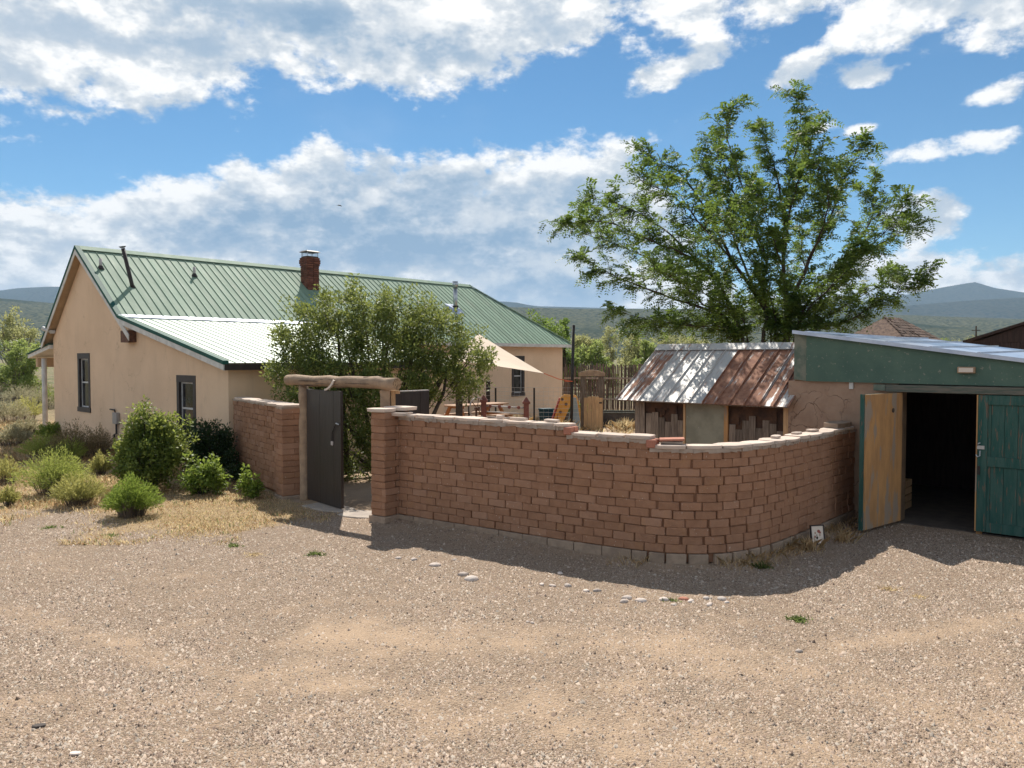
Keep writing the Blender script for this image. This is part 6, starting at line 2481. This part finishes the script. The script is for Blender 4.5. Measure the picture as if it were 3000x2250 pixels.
# raised garden beds
for i, (px_, Y, L_, D_, rz_, lb) in enumerate(((1815, 28.6, 2.0, 1.1, -4, 'dark board raised bed right of the little cedar gate'), (1690, 28.2, 1.7, 1.0, 3, 'dark board raised bed with green plants beside the climber'))):
    rb = empty('raised_bed', (at(px_, 1200, Y).x, Y, 0), R(rz_), lb, 'garden bed', 'raised garden beds')
    for a, b_, c_, d_ in ((-L_ / 2, L_ / 2, -D_ / 2, -D_ / 2 + .05), (-L_ / 2, L_ / 2, D_ / 2 - .05, D_ / 2), (-L_ / 2, -L_ / 2 + .05, -D_ / 2 + .052, D_ / 2 - .052), (L_ / 2 - .05, L_ / 2, -D_ / 2 + .052, D_ / 2 - .052)):
        MB().box(a, b_, c_, d_, 0, .50).build('board', MATS['bed_board'], rb)
        MB().box(a - .02, b_ + .02, c_ - .02, d_ + .02, .502, .53).build('rim_board', MATS['beam_grey'], rb)
    MB().box(-L_ / 2 + .05, L_ / 2 - .05, -D_ / 2 + .05, D_ / 2 - .05, .1, .40).build('soil', MATS['soil'], rb)
q_ = at(1692, 1200, 28.2)
bush('garden_plant', 'bright green vegetable plants in the raised bed by the climber', 'plant', (q_.x, 28.2, .40), [(0, 0, .15, .55, .3, .2), (-.3, 0, .25, .25, .2, .2)], 40, 30, .09, 'leaf_bright', stems=5, cr=.14, stem_r=.012)

# ================================================================== far buildings and poles on the right
sh2 = empty('shingled_house', (at(2628, 1000, 36).x, 36.5, 0), R(42), 'old adobe house with wood shingle roof glimpsed behind the shed roof', 'house')
sh2.scale = (.66, .66, 1)
MB().box(-3.4, 3.4, -2.2, 2.2, 0, 3.2).build('wall', MATS['stucco'], sh2)
zr = at(2600, 934, 36).z
m_ = MB()
m_.hexa([(-3.7, -2.6, 3.1), (3.7, -2.6, 3.1), (1.4, 0, zr), (-1.4, 0, zr)], [(-3.7, -2.6, 3.16), (3.7, -2.6, 3.16), (1.4, .0, zr + .06), (-1.4, .0, zr + .06)])
m_.hexa([(-3.7, 2.6, 3.1), (-3.7, -2.6, 3.1), (-1.4, 0, zr)], [(-3.7, 2.6, 3.16), (-3.7, -2.6, 3.16), (-1.4, 0, zr + .06)])
m_.hexa([(3.7, -2.6, 3.1), (3.7, 2.6, 3.1), (1.4, 0, zr)], [(3.7, -2.6, 3.16), (3.7, 2.6, 3.16), (1.4, 0, zr + .06)])
m_.hexa([(3.7, 2.6, 3.1), (-3.7, 2.6, 3.1), (-1.4, 0, zr), (1.4, 0, zr)], [(3.7, 2.6, 3.16), (-3.7, 2.6, 3.16), (-1.4, 0, zr + .06), (1.4, 0, zr + .06)])
shr = m_.build('roof', MATS['shingle'], sh2)
sg = MB().box(-.11, .11, -.16, .16, -.012, .012).mesh('shingle')
sg.materials.append(MATS['shingle'])
sl2 = math.atan2(zr - 3.1, 2.6)
for row in range(9):
    t = (row + .5) / 9
    half = 3.65 - 2.25 * t
    nx = int(half * 2 / .26)
    for i in range(nx):
        if random.random() < .06:
            continue
        o = link_mesh('shingle', sg, None, shr)
        o.location = (-half + (i + .5) * 2 * half / nx, -2.6 + 2.6 * t, 3.20 + (zr - 3.1) * t)
        o.rotation_euler = (sl2 - .06 + random.uniform(-.06, .06), random.uniform(-.03, .03), random.uniform(-.06, .06))
        o.scale = (random.uniform(.85, 1.15), 1, 1)
MB().tube([(2.6, .2, 3.2), (2.6, .2, at(2685, 948, 36).z)], .05, 8).build('stove_pipe', MATS['black_iron'], sh2)
br_ = empty('dark_barn', (at(3150, 1000, 24).x, 24.0, 0), R(40), 'dark brown wooden barn gable cut by the right edge', 'barn')
zr = at(3010, 938, 24).z
MB().box(-1.2, 4, -1.4, 2.5, 0, 3.0).build('wall', MATS['barn_brown_and_shade'], br_)
for i in range(14):
    MB().box(-1.22, -1.2, -1.4 + i * .28, -1.4 + i * .28 + .27, 0, 3.02).build('board', MATS['barn_brown_and_shade'], br_)
    MB().box(-1.19 + i * .36, -1.19 + i * .36 + .35, -1.42, -1.402, 0, 3.02).build('board', MATS['barn_brown_and_shade'], br_)
m_ = MB()
m_.hexa([(-1.35, -1.6, 2.98), (4.1, -1.6, 2.98), (4.1, .6, zr), (-1.35, .6, zr)], [(-1.35, -1.6, 3.06), (4.1, -1.6, 3.06), (4.1, .6, zr + .08), (-1.35, .6, zr + .08)])
m_.hexa([(-1.35, .6, zr), (4.1, .6, zr), (4.1, 2.8, 2.98), (-1.35, 2.8, 2.98)], [(-1.35, .6, zr + .08), (4.1, .6, zr + .08), (4.1, 2.8, 3.06), (-1.35, 2.8, 3.06)])
m_.build('roof', MATS['barn_brown_and_shade'], br_)
m_ = MB()
m_.hexa([(-1.22, -1.4, 3.0), (-1.22, 2.5, 3.0), (-1.22, .6, zr)], [(-1.18, -1.4, 3.0), (-1.18, 2.5, 3.0), (-1.18, .6, zr)])
m_.build('gable', MATS['barn_brown_and_shade'], br_)
for px_, top, Y, r_, lb in ((2860, 955, 90, .10, 'thin utility pole beyond the shed roof'),):
    q_ = at(px_, top, Y)
    m_ = MB().tube([(0, 0, -.3), (0, 0, q_.z)], [r_ * 1.2, r_ * .8], 8)
    m_.bar((-.5, 0, q_.z - .5), (.5, 0, q_.z - .5), .08, .1)
    o = m_.build('utility_pole', MATS['bark'], None)
    o.location = (q_.x, Y, 0)
    tag(o, lb, 'pole')
# bird in the sky
bd = MB()
bd.tube([(-.16, 0, 0), (-.06, 0, .02), (.05, 0, .025), (.12, 0, .01), (.17, 0, .0)], [.008, .032, .035, .026, .005], 8)
bd.hexa([(-.02, .02, .02), (.05, .02, .02), (.0, .20, .07), (-.03, .20, .07)], [(-.02, .02, .028), (.05, .02, .028), (.0, .20, .076), (-.03, .20, .076)])
bd.hexa([(-.03, .20, .07), (.0, .20, .07), (-.06, .38, .03)], [(-.03, .20, .076), (.0, .20, .076), (-.06, .38, .034)])
bd.hexa([(-.02, -.02, .02), (.05, -.02, .02), (.0, -.20, .07), (-.03, -.20, .07)], [(-.02, -.02, .028), (.05, -.02, .028), (.0, -.20, .076), (-.03, -.20, .076)])
bd.hexa([(-.03, -.20, .07), (.0, -.20, .07), (-.06, -.38, .03)], [(-.03, -.20, .076), (.0, -.20, .076), (-.06, -.38, .034)])
bd.hexa([(-.14, -.01, 0), (-.14, .01, 0), (-.24, .05, .0), (-.24, -.05, .0)], [(-.14, -.01, .01), (-.14, .01, .01), (-.24, .05, .006), (-.24, -.05, .006)])
o = bd.build('bird', MATS['bird_black'], None, True)
o.location = at(995, 603, 55)
o.rotation_euler = (.2, .1, .5)
tag(o, 'small dark bird gliding against the cloud above the roof', 'bird')

# dim clutter just inside the shed door
lw0 = lambda x, y: (SHED.x + VX * x + UX * y, SHED.y + VY * x + UY * y)
cr = empty('wooden_crate', (*lw0(1.15, .42), 0.012), RZ, 'old slatted wooden crate in the dark just inside the shed', 'crate')
for i in range(4):
    MB().box(-.24, -.225, -.26, .26, .02 + .12 * i, .12 + .12 * i).build('slat', MATS['cedar'], cr)
    MB().box(.225, .24, -.26, .26, .02 + .12 * i, .12 + .12 * i).build('slat', MATS['cedar'], cr)
    MB().box(-.222, .222, -.262, -.248, .02 + .12 * i, .12 + .12 * i).build('slat', MATS['cedar'], cr)
MB().box(-.222, .222, -.245, .26, .46, .475).build('top', MATS['cedar'], cr)
fc = empty('fuel_can', (*lw0(1.12, .36), .488), RZ + .3, 'red fuel can standing on the crate inside the shed', 'can')
MB().box(-.09, .09, -.14, .14, 0, .26).build('body', MATS['red_plastic'], fc, bevel=.03)
MB().tube([(0, -.09, .25), (0, -.08, .32), (0, .05, .32), (0, .07, .25)], .014, 6).build('handle', MATS['red_plastic'], fc)
MB().tube([(0, .10, .25), (0, .15, .33)], [.025, .014], 8).build('spout', MATS['black_iron'], fc)
